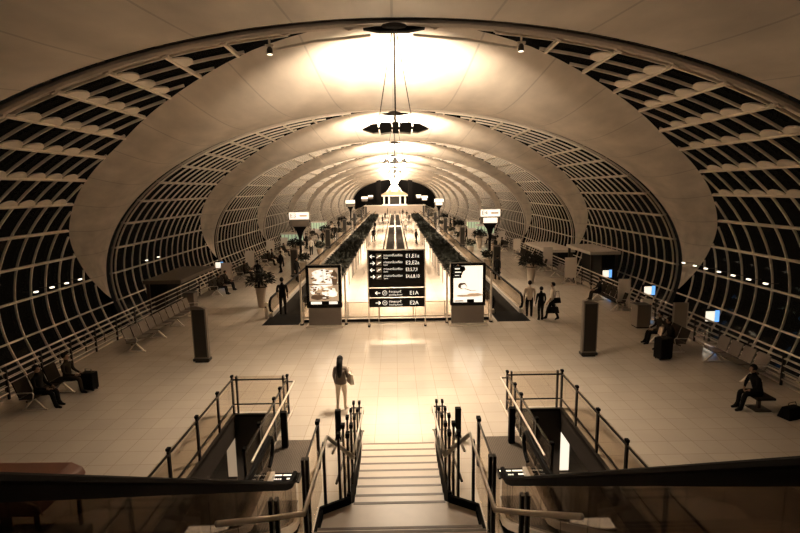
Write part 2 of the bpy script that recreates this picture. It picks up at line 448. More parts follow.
for s in (-1, 1):
    b = thing('stair_balustrade', 'glass and steel balustrade on the %s side of the central stairs, twin tube handrails' % ('right' if s > 0 else 'left'), 'balustrade')
    def xi(y): return s*(.90-.16*(11.26-y)/4.26)
    m = MB()      # stringer
    n_ = 8
    for i in range(n_):
        ya, yb = 11.5-(11.5-7.0)*i/n_, 11.5-(11.5-7.0)*(i+1)/n_
        m.hexa([(xi(ya), ya, 0), (xi(ya)+s*.06, ya, 0), (xi(yb)+s*.06, yb, 0), (xi(yb), yb, 0), (xi(ya), ya, zst(ya)+.14), (xi(ya)+s*.06, ya, zst(ya)+.14), (xi(yb)+s*.06, yb, zst(yb)+.14), (xi(yb), yb, zst(yb)+.14)], 'black')
    m.bar((s*.76, 6.98, 1.5), (s*1.16, 6.74, 1.5), .05, .2, 'black'); m.box(*sorted((s*1.125, s*1.185)), 5.2, 6.78, 1.2, 1.58, 'black')
    m.build('stringer', b)
    for i, y in enumerate((11.55, 10.4, 9.2, 8.1, 7.15)):
        for dx in (.03, .17):
            p = MB(); x = xi(y)+s*dx
            p.box(x-.018, x+.018, y-.04, y+.04, 0, zst(y)+1.05, 'bronze'); p.box(x-.03, x+.03, y-.05, y+.05, zst(y)+1.05, zst(y)+1.12, 'black')
            p.build('post', b)
    g = MB()
    for ya, yb in zip((11.5, 10.35, 9.15, 8.05), (10.45, 9.25, 8.15, 7.2)):
        g.hexa([(xi(ya)+s*.1, ya, zst(ya)+.2), (xi(ya)+s*.112, ya, zst(ya)+.2), (xi(yb)+s*.112, yb, zst(yb)+.2), (xi(yb)+s*.1, yb, zst(yb)+.2),
                (xi(ya)+s*.1, ya, zst(ya)+1.0), (xi(ya)+s*.112, ya, zst(ya)+1.0), (xi(yb)+s*.112, yb, zst(yb)+1.0), (xi(yb)+s*.1, yb, zst(yb)+1.0)], 'glass')
    g.build('glass_panel', b)
    for dx, dz, yend in ((-.06, .93, 7.05), (.26, .93, 7.1)):
        h = MB(); h.tube([(xi(11.62)+s*dx, 11.62, dz-.15), (xi(11.62)+s*dx, 11.62, dz), (xi(10.9)+s*dx, 10.9, zst(10.9)+dz), (xi(yend)+s*dx, yend, zst(yend)+dz-.13)], .022, 'steelbright')
        h.build('handrail', b, smooth=True)
    for dx in (-.03, .22):
        h = MB(); h.tube([(xi(11.6)+s*dx, 11.6, .32), (xi(7.1)+s*dx, 7.1, zst(7.1)+.3)], .02, 'darksteel'); h.build('lower_rail', b, smooth=True)
    for z in (.93, .78, .32):
        h = MB(); h.bar((xi(11.6)-s*.07, 11.6, z), (xi(11.6)+s*.27, 11.6, z), .03, .03, 'darksteel'); h.build('end_bracket', b)
    # landing piece: tube running out from the stair edge, along the landing and outwards
    h = MB(); h.tube([(s*.68, 7.05, 2.2), (s*1.12, 7.33, 2.4), (s*1.14, 5.45, 2.4), (s*1.55, 5.3, 2.45), (s*1.84, 4.6, 2.9)], .034, 'steelbright', 10); h.build('landing_handrail', b, smooth=True)
    g = MB(); g.box(*sorted((s*1.2, s*1.212)), 5.5, 7.2, 1.6, 2.3, 'glass'); g.build('glass_panel', b)
    for x, y, z0, z1 in ((1.17, 7.28, 0, 2.32), (1.3, 6.6, 0, 2.45), (1.36, 6.6, 0, 2.45), (1.17, 5.75, 1.5, 2.36), (1.5, 5.6, 1.0, 2.5), (1.57, 5.6, 1.0, 2.5)):
        p = MB(); p.box(s*x-.02, s*x+.02, y-.045, y+.045, z0, z1, 'bronze'); p.build('post', b)
    f = MB(); f.box(*sorted((s*1.125, s*1.84)), 5.9, 6.6, .9, 1.0, 'black'); f.build('side_cover', b)

# ------------------------------------------------------------------ escalators rising to the viewer's level
def path(dz):    # handrail height profile along y
    pts = [(10.1, dz)]
    pts += [(8.7, dz), (8.3, dz+.06), (7.9, dz+.27)]
    y, z = 7.9, dz+.27
    while y > 1.0: y -= .8; z += .8*.635; pts.append((y, z))
    return pts
for s in (-1, 1):
    sd = 'right' if s > 0 else 'left'
    e = thing('escalator', 'escalator rising towards the viewer on the %s of the central stairs, black handrails over glass' % sd, 'escalator')
    for x, ys in ((1.95, 8.7), (2.78, 10.1)):
        m = MB(); pr = [p for p in path(.98) if p[0] <= ys+.01]
        poly = []
        if x > 2.5:
            m2 = [(10.0, .35), (10.22, .45), (10.34, .66), (10.26, .88), (10.1, .98)]
            m.tube([(s*x, a, z) for a, z in m2[:-1]+pr], .042, 'rubber', 8)
        else:
            m.tube([(s*x, a, z) for a, z in pr], .042, 'rubber', 8)
        # dark deck below the rail
        for (ya, za), (yb, zb) in zip(pr, pr[1:]): m.bar((s*x, ya, za-.06), (s*x, yb, zb-.06), .07, .09, 'rubber')
        m.build('handrail', e, smooth=False)
        g = MB()
        for (ya, za), (yb, zb) in zip(pr, pr[1:]):
            g.hexa([(s*x-.006, ya, za-.8), (s*x+.006, ya, za-.8), (s*x+.006, yb, zb-.8), (s*x-.006, yb, zb-.8), (s*x-.006, ya, za-.07), (s*x+.006, ya, za-.07), (s*x+.006, yb, zb-.07), (s*x-.006, yb, zb-.07)], 'escglass')
        g.build('glass_panel', e)
        k = MB()
        for (ya, za), (yb, zb) in zip(pr, pr[1:]): k.bar((s*x, ya, za-.86), (s*x, yb, zb-.86), .16, .12, 'steel')
        k.build('skirt', e)
    m = MB()
    y, z = 9.3, .02
    while y > .9:
        m.box(*sorted((s*2.05, s*2.68)), y-.4, y, z-.24, z, 'darksteel')
        for i in range(12): m.box(*sorted((s*(2.07+.05*i), s*(2.09+.05*i))), y-.4, y, z, z+.012, 'greymetal')
        y -= .4; z += 0 if y > 8.2 else (.12 if y > 7.6 else .252)
    m.build('step_band', e)
    t = MB(); t.prismx([(8.6, -.4), (8.6, .0), (7.6, .15), (1.0, 4.3), (.6, 4.3), (.6, 3.4), (1.2, 3.3), (7.8, -.4)], s*1.88, s*2.86, 'black'); t.build('truss', e)
    pl = MB(); pl.box(*sorted((s*2.18, s*3.04)), 9.95, 11.78, .001, .02, 'darksteel')
    for i in range(20): pl.box(*sorted((s*(2.2+.042*i), s*(2.222+.042*i))), 10.3, 11.76, .02, .028, 'greymetal')
    pl.box(*sorted((s*2.18, s*3.04)), 9.95, 10.28, .021, .03, 'black')
    pp = pl.build('landing_plate', e)
    text('Please', .11, (s*2.52-.3, 10.05, .034), pp, rot=(0, 0, 0))
    wm = MB()
    for q, (xa, xb, ya) in enumerate([(-.3, -.05, 10.17), (-.02, .2, 10.17), (.08, .3, 10.03)]): wm.box(s*2.52+xa, s*2.52+xb, ya, ya+.05, .03, .034, 'text'); wm.build('small_lettering', pp); wm = MB()
    # glass fence between stair and escalator
    f = thing('glass_fence', 'low glass fence with a square steel post between the %s escalator entry and the stairs' % sd, 'fence')
    p = MB(); p.box(s*1.8-.03, s*1.8+.03, 10.45, 10.57, 0, 1.08, 'bronze'); p.box(s*1.8-.045, s*1.8+.045, 10.43, 10.59, 1.08, 1.15, 'black'); p.build('post', f)
    p = MB(); p.box(s*1.8-.03, s*1.8+.03, 8.7, 8.8, 0, 1.02, 'bronze'); p.build('post', f)
    p = MB(); p.bar((s*1.8, 10.5, 1.06), (s*1.8, 8.25, 1.06), .035, .03, 'bronze'); p.build('top_rail', f)
    p = MB(); p.box(s*1.8-.006, s*1.8+.006, 8.25, 10.4, .08, 1.03, 'glass'); p.build('glass_panel', f)
    # bollards
    for x, y, h, lab in ((2.77, 11.45, .93, 'black square bollard at the %s escalator entry beside the floor opening' % sd), (1.5, 11.78, .8, 'black square bollard by the foot of the stairs, %s side' % sd)):
        b = thing('bollard', lab, 'bollard', (s*x, y, 0))
        m = MB(); m.box(-.07, .07, -.07, .07, .02, h, 'black'); m.build('body', b, bevel=.008)
        m = MB(); m.box(-.1, .1, -.1, .1, 0, .02, 'darksteel'); m.build('base', b)
    # railing around the floor opening
    r = thing('well_railing', 'glass railing with dark posts around the floor opening, %s of the stairs' % sd, 'railing')
    XO, XI = s*4.62, s*3.08
    for x, ys in ((XO, (13.36, 12.2, 10.85, 9.4, 7.9, 6.4, 4.9)), (XI, (13.36, 12.45, 11.8, 10.45, 9.35))):
        for y in ys:
            p = MB(); p.box(x-.022, x+.022, y-.04, y+.04, 0, 1.1, 'bronze'); p.box(x-.035, x+.035, y-.05, y+.05, 1.1, 1.15, 'black'); p.build('post', r)
    for x in (XO-s*.12, XI+s*.12):
        p = MB(); p.box(x-.02, x+.02, 13.34, 13.42, 0, 1.12, 'bronze'); p.build('post', r)
    for nm, z, th in (('top_rail', 1.02, .035), ('lower_rail', .3, .03)):
        p = MB(); p.bar((XO, 13.36, z), (XO, 4.5, z), th, th, 'bronze'); p.bar((XO, 13.36, z), (XI, 13.36, z), th, th, 'bronze'); p.bar((XI, 13.36, z), (XI, 9.3, z), th, th, 'bronze'); p.build(nm, r)
    p = MB(); p.tube([(XO+s*.09, 13.4, .93), (XO+s*.09, 4.5, .93)], .022, 'steel'); p.build('handrail', r, smooth=True)
    p = MB(); p.tube([(XI-s*.18, 13.4, .93), (XI-s*.18, 9.2, .93)], .024, 'steel'); p.tube([(XI-s*.18, 13.4, .25), (XI-s*.18, 11.6, .25)], .02, 'steel')
    p.bar((XI, 13.38, .93), (XI-s*.2, 13.38, .93), .03, .03, 'darksteel'); p.build('handrail', r)
    p = MB(); p.box(XO-.005, XO+.005, 4.5, 13.3, .08, 1.08, 'glass'); p.build('glass_panel', r)
    p = MB(); p.box(XI-.005, XI+.005, 9.3, 13.3, .08, 1.08, 'glass'); p.build('glass_panel', r)
    p = MB(); p.box(*sorted((XO, XI)), 13.355, 13.365, .08, 1.12, 'glass'); p.build('glass_panel', r)

# ------------------------------------------------------------------ lower level glimpsed through the wells
for s, lab in ((-1, 'left'), (1, 'right')):
    b = thing('shop_lightbox', 'tall lit panel on the lower level seen through the %s floor opening' % lab, 'lightbox', (s*5.65, 18.0, -4.8))
    m = MB(); m.box(-1.0, 1.0, 0, .25, 0, 2.3, 'greymetal'); m.build('case', b)
    m = MB(); m.box(-.95, .0, -.02, -.001, .1, 2.2, 'screen' if s > 0 else 'adtan'); m.build('panel', b)
    m = MB(); m.box(.05, .95, -.02, -.001, .1, 2.2, 'screen' if s > 0 else 'cyan'); m.build('panel', b)
    b = thing('shop_lightbox', 'low lit display case on the lower level deep in the %s floor opening' % lab, 'lightbox', (s*5.7, 13.5, -4.8))
    m = MB(); m.box(-.8, .8, 0, .5, 0, .9, 'greymetal'); m.build('case', b)
    m = MB(); m.box(-.75, .75, -.02, -.001, .12, .8, 'cyan'); m.box(-.75, .75, .02, .48, .9, .92, 'screen'); m.build('panel', b)
    area('lower_lamp', (s*5.5, 12, -1.2), (0, 0, 0), .6, 60)

# ------------------------------------------------------------------ chandeliers
def chandelier(k, label):
    y = ring(k); c = thing('chandelier', label, 'light fitting', (.06, y, 0), group='light fittings hung along the middle of the vault')
    m = MB(); m.ellipsoid((0, .2, 10.62), .4, .25, .1, 'bronze', 12, 6); m.prism([(-.85, 10.58), (-.4, 10.5), (.4, 10.5), (.85, 10.58), (.5, 10.62), (-.5, 10.62)], .1, .35, 'black'); m.build('ceiling_mount', c)
    for x in (-.48, 0, .48):
        m = MB(); m.tube([(x*.12, .1, 10.5), (x, 0, 8.0)], .012 if x else .022, 'bronze', 6); m.build('cable', c)
    m = MB(); m.box(-.09, .09, -.1, .1, 7.75, 8.05, 'bronze'); m.tube([(-.8, 0, 7.9), (.8, 0, 7.9)], .035, 'bronze', 6); m.build('hub', c)
    for s in (-1, 1):
        m = MB(); m.prism([(s*.1, 7.78), (s*.42, 7.74), (s*.45, 7.98), (s*.38, 8.04), (s*.12, 8.02)], -.22, .22, 'bronze')
        m.prism([(s*.47, 7.78), (s*.62, 7.76), (s*.92, 7.86), (s*.66, 7.99), (s*.5, 8.0)], -.18, .18, 'bronze'); fl = m.build('floodlight', c)
        l = MB(); l.box(*sorted((s*.15, s*.36)), -.18, .18, 8.045, 8.06, 'lamp'); l.build('lens', fl)
    if k > 0:
        for x in (-.75, -.27, .27, .75): m = MB(); m.ellipsoid((x, -.28, 7.92), .11, .06, .09, 'lamp', 8, 5); m.build('lamp', c)
    return c
names = ['nearest chandelier, dark fittings on three long cables', 'second nearest chandelier, a row of glowing lamps', 'third nearest chandelier along the vault, glowing lamps', 'fourth nearest chandelier along the vault, glowing lamps']
chandelier(-1, 'chandelier behind the viewer, dark fittings on long cables')
for k in range(NBAY): chandelier(k, names[k] if k < 4 else '%s nearest chandelier, small and glowing deep in the vault' % ['fifth', 'sixth', 'seventh', 'eighth', 'ninth', 'tenth', 'eleventh'][k-4])
# small spotlights on the first truss
for x, z, lab in ((-3.5, 10.28, 'small spotlight on the first truss left of the chandelier'), (3.7, 10.28, 'small spotlight on the first truss right of the chandelier')):
    c = thing('spotlight', lab, 'spotlight', (x, 15.1, z))
    m = MB(); m.tube([(0, 0, .35), (0, 0, .05)], .03, 'steel', 6); m.box(-.12, .12, -.04, .04, 0, .06, 'steel'); m.build('bracket', c)
    m = MB(); m.lathe([(.04, .0), (.08, -.06), (.09, -.2)], 'darksteel', 10); hd = m.build('head', c)
    m = MB(); m.lathe([(.075, -.205), (.075, -.215)], 'lampsoft', 10); m.build('lens', hd)

# ------------------------------------------------------------------ direction sign
sg = thing('direction_sign', 'large black direction sign with white arrows and gate numbers on thin steel legs', 'sign', (.03, 22.36, 0))
m = MB(); m.box(-1.26, 1.26, -.05, .05, 1.82, 3.5, 'blackgloss'); bd = m.build('sign_board', sg)
m = MB()
for z0, z1 in ((1.36, 1.77), (.9, 1.31)): m.box(-1.26, 1.26, -.05, .05, z0, z1, 'blackgloss')
m.build('smoking_room_board', sg)
m = MB()
for x in (-1.29, 1.29): m.box(x-.025, x+.025, -.04, .04, 0, 3.55, 'steel'); m.box(x-.05, x+.05, -.18, .18, 0, .05, 'black')
m.bar((-1.29, 0, 3.53), (1.29, 0, 3.53), .05, .04, 'steel'); m.bar((-1.29, 0, .12), (1.29, 0, .12), .03, .03, 'steel')
for x in (-.84, .84): m.box(x-.015, x+.015, -.02, .02, .1, .95, 'steel')
m.build('steel_frame', sg)
def arrow(mb, x, z, sgn, L=.2, y=-.056):
    t = .022
    mb.bar((x-sgn*L/2, y, z), (x+sgn*L/2, y, z), .01, t*1.6, 'text')
    mb.bar((x+sgn*L/2, y, z), (x+sgn*(L/2-.085), y, z+.08), .01, t*1.6, 'text', (0, 0, 1)); mb.bar((x+sgn*L/2, y, z), (x+sgn*(L/2-.085), y, z-.08), .01, t*1.6, 'text')
m = MB(); ic = MB()
rows = [(3.24, -1, 'E1,E1a'), (2.93, 1, 'E2,E2a'), (2.62, -1, 'E3,5,7,9'), (2.31, 1, 'E4,6,8,10')]
for z, s, t in rows:
    arrow(m, -1.08, z, s)
    ic.box(-.92, -.66, -.056, -.05, z-.12, z+.13, 'texttan'); ic.bar((-.88, -.06, z-.06), (-.7, -.06, z+.05), .01, .04, 'text'); ic.bar((-.84, -.06, z+.04), (-.74, -.06, z-.0), .01, .02, 'text')
    text('ทางออกขึ้นเครื่อง', .13, (-.58, -.056, z+.035), bd, xs=.95); text('Gates', .085, (-.58, -.056, z-.08), bd)
    text(t, .235 if len(t) < 7 else .215, (.42, -.056, z), bd, xs=1.0 if len(t) < 7 else .8, ext=.004)
m.build('arrow', bd); ic.build('pictogram', bd)
m = MB(); ic = MB()
for z, s, t in ((1.56, -1, 'E1A'), (1.1, 1, 'E2A')):
    arrow(m, -.86, z, s, .22)
    ring_ = [(-.55+.1*math.cos(a*PI/8), -.056, z+.1*math.sin(a*PI/8)) for a in range(17)]
    ic.tube(ring_, .012, 'text', 5); ic.bar((-.6, -.056, z), (-.5, -.056, z), .01, .03, 'text')
    text('ห้องสูบบุหรี่', .13, (-.36, -.056, z+.05), sg, xs=.95); text('Smoking Room', .1, (-.36, -.056, z-.09), sg); text(t, .25, (.58, -.056, z-.02), sg, ext=.004)
m.build('arrow', sg); ic.build('pictogram', sg)

# ------------------------------------------------------------------ advertising light boxes
def adbox(x, lab):
    a = thing('advertising_lightbox', lab, 'advertising board', (x, 22.4, 0))
    m = MB(); m.box(-.8, .8, -.14, .14, .92, 2.88, 'blackgloss'); m.build('case', a, bevel=.01)
    m = MB(); m.box(-.74, .74, -.1, .1, .1, .92, 'greymetal'); m.build('pedestal', a)
    m = MB(); m.box(-.86, .86, -.28, .28, 0, .1, 'steel'); m.build('base_plate', a, bevel=.01)
    return a
a = adbox(-3.27, 'lit advertising board left of the black direction sign, blotchy brown and white picture')
m = MB(); y = -.145
def rect(mb, x0, x1, z0, z1, mt, d=0): mb.quad([(x0, y-d, z0), (x1, y-d, z0), (x1, y-d, z1), (x0, y-d, z1)], mt)
def blob(mb, cx, cz, rx, rz, mt, d, ph=0, n=16, a0=0, a1=2*PI):
    mb.quad([(cx+rx*math.cos(a0+(a1-a0)*i/n)*(1+.12*math.sin(3*i+ph)), y-d, cz+rz*math.sin(a0+(a1-a0)*i/n)*(1+.12*math.cos(2*i+ph))) for i in range(n)], mt)
rect(m, -.66, .66, 1.08, 2.76, 'adtan')
blob(m, -.1, 2.45, .42, .25, 'adwhite', .002); blob(m, .1, 2.1, .5, .18, 'adwhite', .003, 1); rect(m, -.66, .66, 2.0, 2.04, 'adbrown', .004); rect(m, -.02, .0, 2.1, 2.6, 'adbrown', .005)
blob(m, .25, 1.62, .33, .24, 'adwhite', .006, 2); blob(m, -.35, 1.85, .25, .12, 'adwhite', .007, 3); blob(m, -.3, 1.42, .3, .12, 'adbrown', .008, 1); blob(m, .5, 2.3, .14, .35, 'adbrown', .008, 4); blob(m, .05, 1.4, .22, .09, 'adbrown', .009, 2)

for q in range(70):
    blob(m, random.uniform(-.58, .58), random.choice((random.uniform(1.35, 1.95), random.uniform(2.1, 2.68))), random.uniform(.03, .1), random.uniform(.02, .06), random.choice(('adbrown', 'adtan', 'adwhite', 'adbrown')), .0101+q*.00003, q, 8)
rect(m, -.66, .66, 1.08, 1.24, 'black', .0135); rect(m, -.6, -.12, 1.1, 1.22, 'adwhite', .015); rect(m, .22, .6, 1.1, 1.22, 'adwhite', .015)
m.build('picture', a)
a = adbox(3.27, 'lit advertising board right of the black direction sign, woman with dark hair on white')
m = MB(); rect(m, -.66, .66, 1.08, 2.76, 'adwhite'); blob(m, -.62, 2.55, .42, .3, 'adbrown', .002, 0, 10, -PI/2, PI/2); rect(m, -.66, -.3, 2.2, 2.76, 'black', .003); blob(m, -.28, 2.62, .16, .14, 'black', .003, 2)
blob(m, -.26, 1.84, .2, .15, 'adbrown', .004, 1); blob(m, -.2, 1.8, .13, .1, 'adwhite', .006); m.bar((-.16, y-.007, 1.72), (.12, y-.007, 1.62), .004, .035, 'adbrown'); m.bar((.12, y-.007, 1.62), (.36, y-.007, 1.62), .004, .025, 'adbrown')
blob(m, .3, 1.42, .36, .08, 'adtan', .005, 1); blob(m, -.1, 1.38, .5, .05, 'adtan', .005, 3); rect(m, -.05, .28, 1.08, 1.22, 'black', .008)
m.build('picture', a)
for z, w_, h_ in ((2.6, .22, .06), (2.45, .28, .05), (2.31, .2, .03)): m = MB(); m.box(-.6, -.6+w_, -.16, -.152, z, z+h_, 'text'); m.build('small_lettering', a)
m = MB(); m.box(-.6, -.2, -.16, -.152, 1.12, 1.17, 'adbrown'); m.build('small_lettering', a)

# low fence behind the sign
f = thing('hall_fence', 'low steel and glass fence behind the direction sign and advertising boards', 'fence', (0, 23.2, 0))
m = MB(); m.box(-4.4, 4.4, -.04, .04, .0, .12, 'black'); m.box(-4.4, 4.4, -.045, .045, .2, .27, 'steel'); m.build('kick_rail', f)
m = MB(); m.box(-4.4, 4.4, -.02, .02, .92, .95, 'steel'); m.build('top_rail', f)
m = MB(); m.box(-4.4, 4.4, -.006, .006, .27, .92, 'glass'); m.build('glass_panel', f)
for x in (-4.4, -2.3, -.8, .8, 2.3, 4.4):
    m = MB(); m.box(x-.025, x+.025, -.03, .03, 0, .97, 'steel'); m.build('post', f)
for s in (-1, 1):
    for x, lab in ((4.42, 'outer'), (2.36, 'inner')):
        p = thing('guide_post', 'tall thin steel post on the %s side of the %s advertising board' % (lab, 'right' if s > 0 else 'left'), 'post', (s*x, 22.75, 0))
        m = MB(); m.box(-.04, .04, -.04, .04, 0, 2.4, 'steel'); m.build('shaft', p)
        m = MB(); m.box(-.07, .07, -.07, .07, 0, .06, 'black'); m.build('foot', p)

# ------------------------------------------------------------------ moving walkways
def walkway(x0, x1, y0, y1, lab, group):
    cx = (x0+x1)/2; hw = (x1-x0)/2
    t = thing('moving_walkway', lab, 'moving walkway', (cx, y0, 0), group=group); L = y1-y0
    m = MB(); m.box(-hw, hw, 0, 1.9, .001, .015, 'black'); m.build('landing_plate', t)
    m = MB(); m.box(-hw+.15, hw-.15, 1.9, L, .001, .012, 'belt'); m.build('belt', t)
    for s in (-1, 1):
        x = s*(hw-.06)
        m = MB(); m.tube([(x, 1.75, .25), (x, 1.45, .35), (x, 1.3, .6), (x, 1.42, .86), (x, 1.7, .96), (x, L, .96)], .06, 'rubber', 8); m.build('handrail', t)
        m = MB(); m.box(x-.006, x+.006, 1.5, L, .2, .92, 'glass'); m.build('glass_panel', t)
        m = MB(); m.box(x-.09, x+.09, 1.5, L, .015, .2, 'steel'); m.build('skirt', t)
    return t
walkway(-6.3, -4.6, 22.8, 70, 'nearest moving walkway left of the planters, dark belt and black handrails', None)
walkway(4.75, 6.3, 22.8, 70, 'nearest moving walkway right of the planters, dark belt and black handrails', None)
for s, n in ((-1, 'left'), (1, 'right')):
    walkway(min(s*6.3, s*4.7), max(s*6.3, s*4.7), 76, 126, 'far moving walkway on the %s, beyond the end of the nearest one' % n, None)
    walkway(min(s*.08, s*1.15), max(s*.08, s*1.15), 42, 84, 'moving walkway in the middle of the centre aisle, %s lane, near section' % n, None)
    walkway(min(s*.08, s*1.15), max(s*.08, s*1.15), 88, 126, 'moving walkway in the middle of the centre aisle, %s lane, far section' % n, None)
    g = thing('guide_post', 'short steel control post at the entry of the %s moving walkway' % n, 'post', (s*6.42, 24.1, 0))
    m = MB(); m.box(-.08, .08, -.06, .06, 0, .82, 'steel'); m.build('shaft', g, bevel=.01)
    m = MB(); m.box(-.05, .05, -.066, -.06, .55, .62, 'blackgloss'); m.build('display', g)

# ------------------------------------------------------------------ planters of the centre strip
def foliage(mb, x0, x1, y0, y1, z0, z1, n, size, mt):
    for _ in range(n):
        c = Vector((random.uniform(x0, x1), random.uniform(y0, y1), 0)); h = random.random()**.7
        c.z = z0+(z1-z0)*h
        d = Vector((random.gauss(0, 1), random.gauss(0, 1), random.uniform(.1, 1.6))).normalized()
        sdd = d.cross(Vector((random.random()-.5, random.random()-.5, random.random()))).normalized()*size*random.uniform(.12, .24)
        L = size*random.uniform(.7, 1.3)
        a = c; b = c+d*L*.5+Vector((0, 0, .02)); e = c+d*L-Vector((0, 0, L*.15))
        mb.quad([a, b-sdd, e, b+sdd], mt)
def planter(x, y0, L, near):
    t = thing('planter_box', '', 'planter', (x, y0, 0), group='long planters along the centre aisle')
    m = MB(); m.box(-.66, .66, 0, L, 0, 1.0, 'white'); m.box(-.68, .68, -.03, L+.03, .98, 1.06, 'steel'); m.build('box', t)
    m = MB(); m.box(-.62, .62, .05, L-.05, 1.06, 1.09, 'soil'); m.build('soil', t)
    m = MB(); foliage(m, -.6, .6, .1, L-.1, 1.08, 1.55, near, .42, 'leafdark'); tag(m.build('foliage', t), kind='stuff')
    for i in range(int(L/2.6)+1):
        for xx in (-.7, .7): g = MB(); g.box(xx-.02, xx+.02, i*2.6, i*2.6+.06, 0, 1.35, 'darksteel'); g.build('side_post', t)
    return t
pr = None
YS = [27.5, 36.2, 44.9, 53.6, 62.3, 78, 86.7]
for s, n in ((-1, 'left'), (1, 'right')):
    for i, yy in enumerate(YS):
        lab = 'dark leafy planter lining the centre aisle on the %s, %s' % (n, ['nearest of its row', 'second nearest of its row', 'third nearest', 'fourth nearest', 'fifth nearest, before the cross aisle', 'first beyond the cross aisle', 'last of its row'][i])
        if pr is None: pr = planter(s*3.8, yy, 8.4, 900); pr['label'] = lab
        else: dup(pr, (s*3.8, yy, 0), 0, lab)
# flower boxes between walkway and planter
pr = None
for s, n in ((-1, 'left'), (1, 'right')):
    for i, yy in enumerate((40, 49, 58, 67, 80, 92, 104)):
        lab = 'small leafy plant tub beside the %s moving walkway, number %s from the near end' % (n, ['one', 'two', 'three', 'four', 'five', 'six', 'seven', 'eight'][i])
        if pr is None:
            pr = thing('plant_tub', lab, 'planter', (s*5.0, yy, 0), group='plant tubs by the walkways')
            pr.location.x = s*7.45
            m = MB(); m.lathe([(.25, 0), (.34, .5), (.36, .55), (.3, .55), (.29, .5)], 'pot', 14); m.build('tub', pr)
            m = MB(); foliage(m, -.35, .35, -.35, .35, .55, 1.1, 160, .34, 'leaf'); foliage(m, -.35, .35, -.35, .35, .8, 1.15, 50, .16, 'cloth_pale'); tag(m.build('foliage', pr), kind='stuff')
        else: dup(pr, (s*7.45, yy, 0), i*.7, lab)

# ------------------------------------------------------------------ pylons
pr = None
pl = [(-7.2, 17.85), (7.08, 17.75), (-7.35, 36.05), (7.35, 35.95)]+[(s*7.3, 54.2+18.3*i) for i in range(5) for s in (-1, 1)]
for i, (x, yy) in enumerate(pl):
    sd = 'left' if x < 0 else 'right'; q = ['nearest', 'second nearest', 'third nearest', 'fourth nearest', 'fifth nearest', 'sixth nearest', 'farthest'][i//2]
    lab = '%s dark upright information pylon on the %s side of the hall' % (q, sd)
    if pr is None:
        pr = thing('information_pylon', lab, 'pylon', (x, yy, 0), group='dark information pylons')
        m = MB(); m.prism([(-.27, .14), (.27, .14), (.27, 2.02), (.1, 2.1), (-.1, 2.13), (-.27, 2.1)], -.1, .1, 'greymetal'); m.build('case', pr, bevel=.02)
        m = MB(); m.box(-.22, .22, -.115, -.1, .22, 2.0, 'pylon'); m.box(-.22, .22, .1, .115, .22, 2.0, 'pylon'); m.build('screen', pr)
        m = MB(); m.box(-.3, .3, -.14, .14, .06, .16, 'pylon'); m.box(-.24, .24, -.1, .1, 0, .06, 'black'); m.build('base', pr, bevel=.01)
    else: dup(pr, (x, yy, 0), 0, lab)

# ------------------------------------------------------------------ big tapered pots with plants
pots = [(-7.3, 26.6, 'tall tapered pot with a bushy plant left of the left moving walkway'), (8.8, 32.0, 'tapered pot with a bushy plant right of the right moving walkway'), (-9.0, 45, 'tapered pot with a bushy plant farther along the left aisle'), (8.8, 52, 'second tapered pot along the right aisle'),
        (-8.6, 62, 'third tapered pot along the left aisle'), (8.7, 68, 'third tapered pot along the right aisle'), (-8.6, 82, 'fourth tapered pot along the left aisle'), (8.6, 88, 'fourth tapered pot along the right aisle')]
pr = None
for x, yy, lab in pots:
    if pr is None:
        pr = thing('potted_plant', lab, 'potted plant', (x, yy, 0), group='tapered pots with bushy plants')
        m = MB(); m.lathe([(.17, 0), (.19, .03), (.31, 1.14), (.35, 1.17), (.36, 1.38), (.31, 1.38), (.29, 1.3)], 'pot', 4 if False else 18); m.build('pot', pr)
        m = MB(); m.lathe([(.345, 1.11), (.345, 1.16)], 'black', 18); m.build('collar', pr)
        m = MB()
        for i in range(330):
            a = random.random()*2*PI; r = random.random()**.5*.62; z = 1.4+random.random()*.72*(1-(r/.8)**2); c = Vector((r*math.cos(a), r*math.sin(a), z-.12*r))
            d = Vector((math.cos(a), math.sin(a), random.uniform(-.6, .9))).normalized(); L = random.uniform(.22, .4); w_ = d.cross(Vector((random.random()-.5, .2, 1))).normalized()*L*.2
            m.quad([c, c+d*L*.5-w_, c+d*L-Vector((0, 0, .06)), c+d*L*.5+w_], 'leafdark')
        for i in range(6): m.tube([(0, 0, 1.3), (.25*math.cos(i), .25*math.sin(i), 1.8)], .015, 'soil', 5)
        tag(m.build('foliage', pr), kind='stuff')
    else: dup(pr, (x, yy, 0), x, lab)

# ------------------------------------------------------------------ edge railings, one per bay
def edge_rail(s, y0, L, lab, proto=None):
    t = thing('edge_railing', lab, 'railing', (s*11.95, y0, 0), group='steel railings along the hall edges')
    for nm, z, r in (('top_rail', 1.08, .035), ('middle_rail', .86, .018), ('middle_rail', .64, .018), ('middle_rail', .42, .018), ('lower_rail', .2, .03)):
        m = MB(); m.tube([(0, .02, z), (0, L-.02, z)], r, 'steel', 8); m.build(nm, t, smooth=True)
    n = int(L/1.5)
    for i in range(n): 
        m = MB(); m.box(-.03, .03, i*L/n+.02, i*L/n+.07, 0, 1.06, 'bronze'); m.build('post', t)
    return t
pr = {}
ordn = ['nearest', 'second', 'third', 'fourth', 'fifth', 'sixth', 'seventh', 'eighth']
for s, n in ((-1, 'left'), (1, 'right')):
    y0 = 4.0
    for i in range(7):
        lab = '%s length of steel railing along the %s edge of the hall floor' % (ordn[i], n)
        if i == 0: pr = edge_rail(s, y0, 18.3, lab)
        else: dup(pr, (s*11.95, y0+18.3*i, 0), 0, lab)

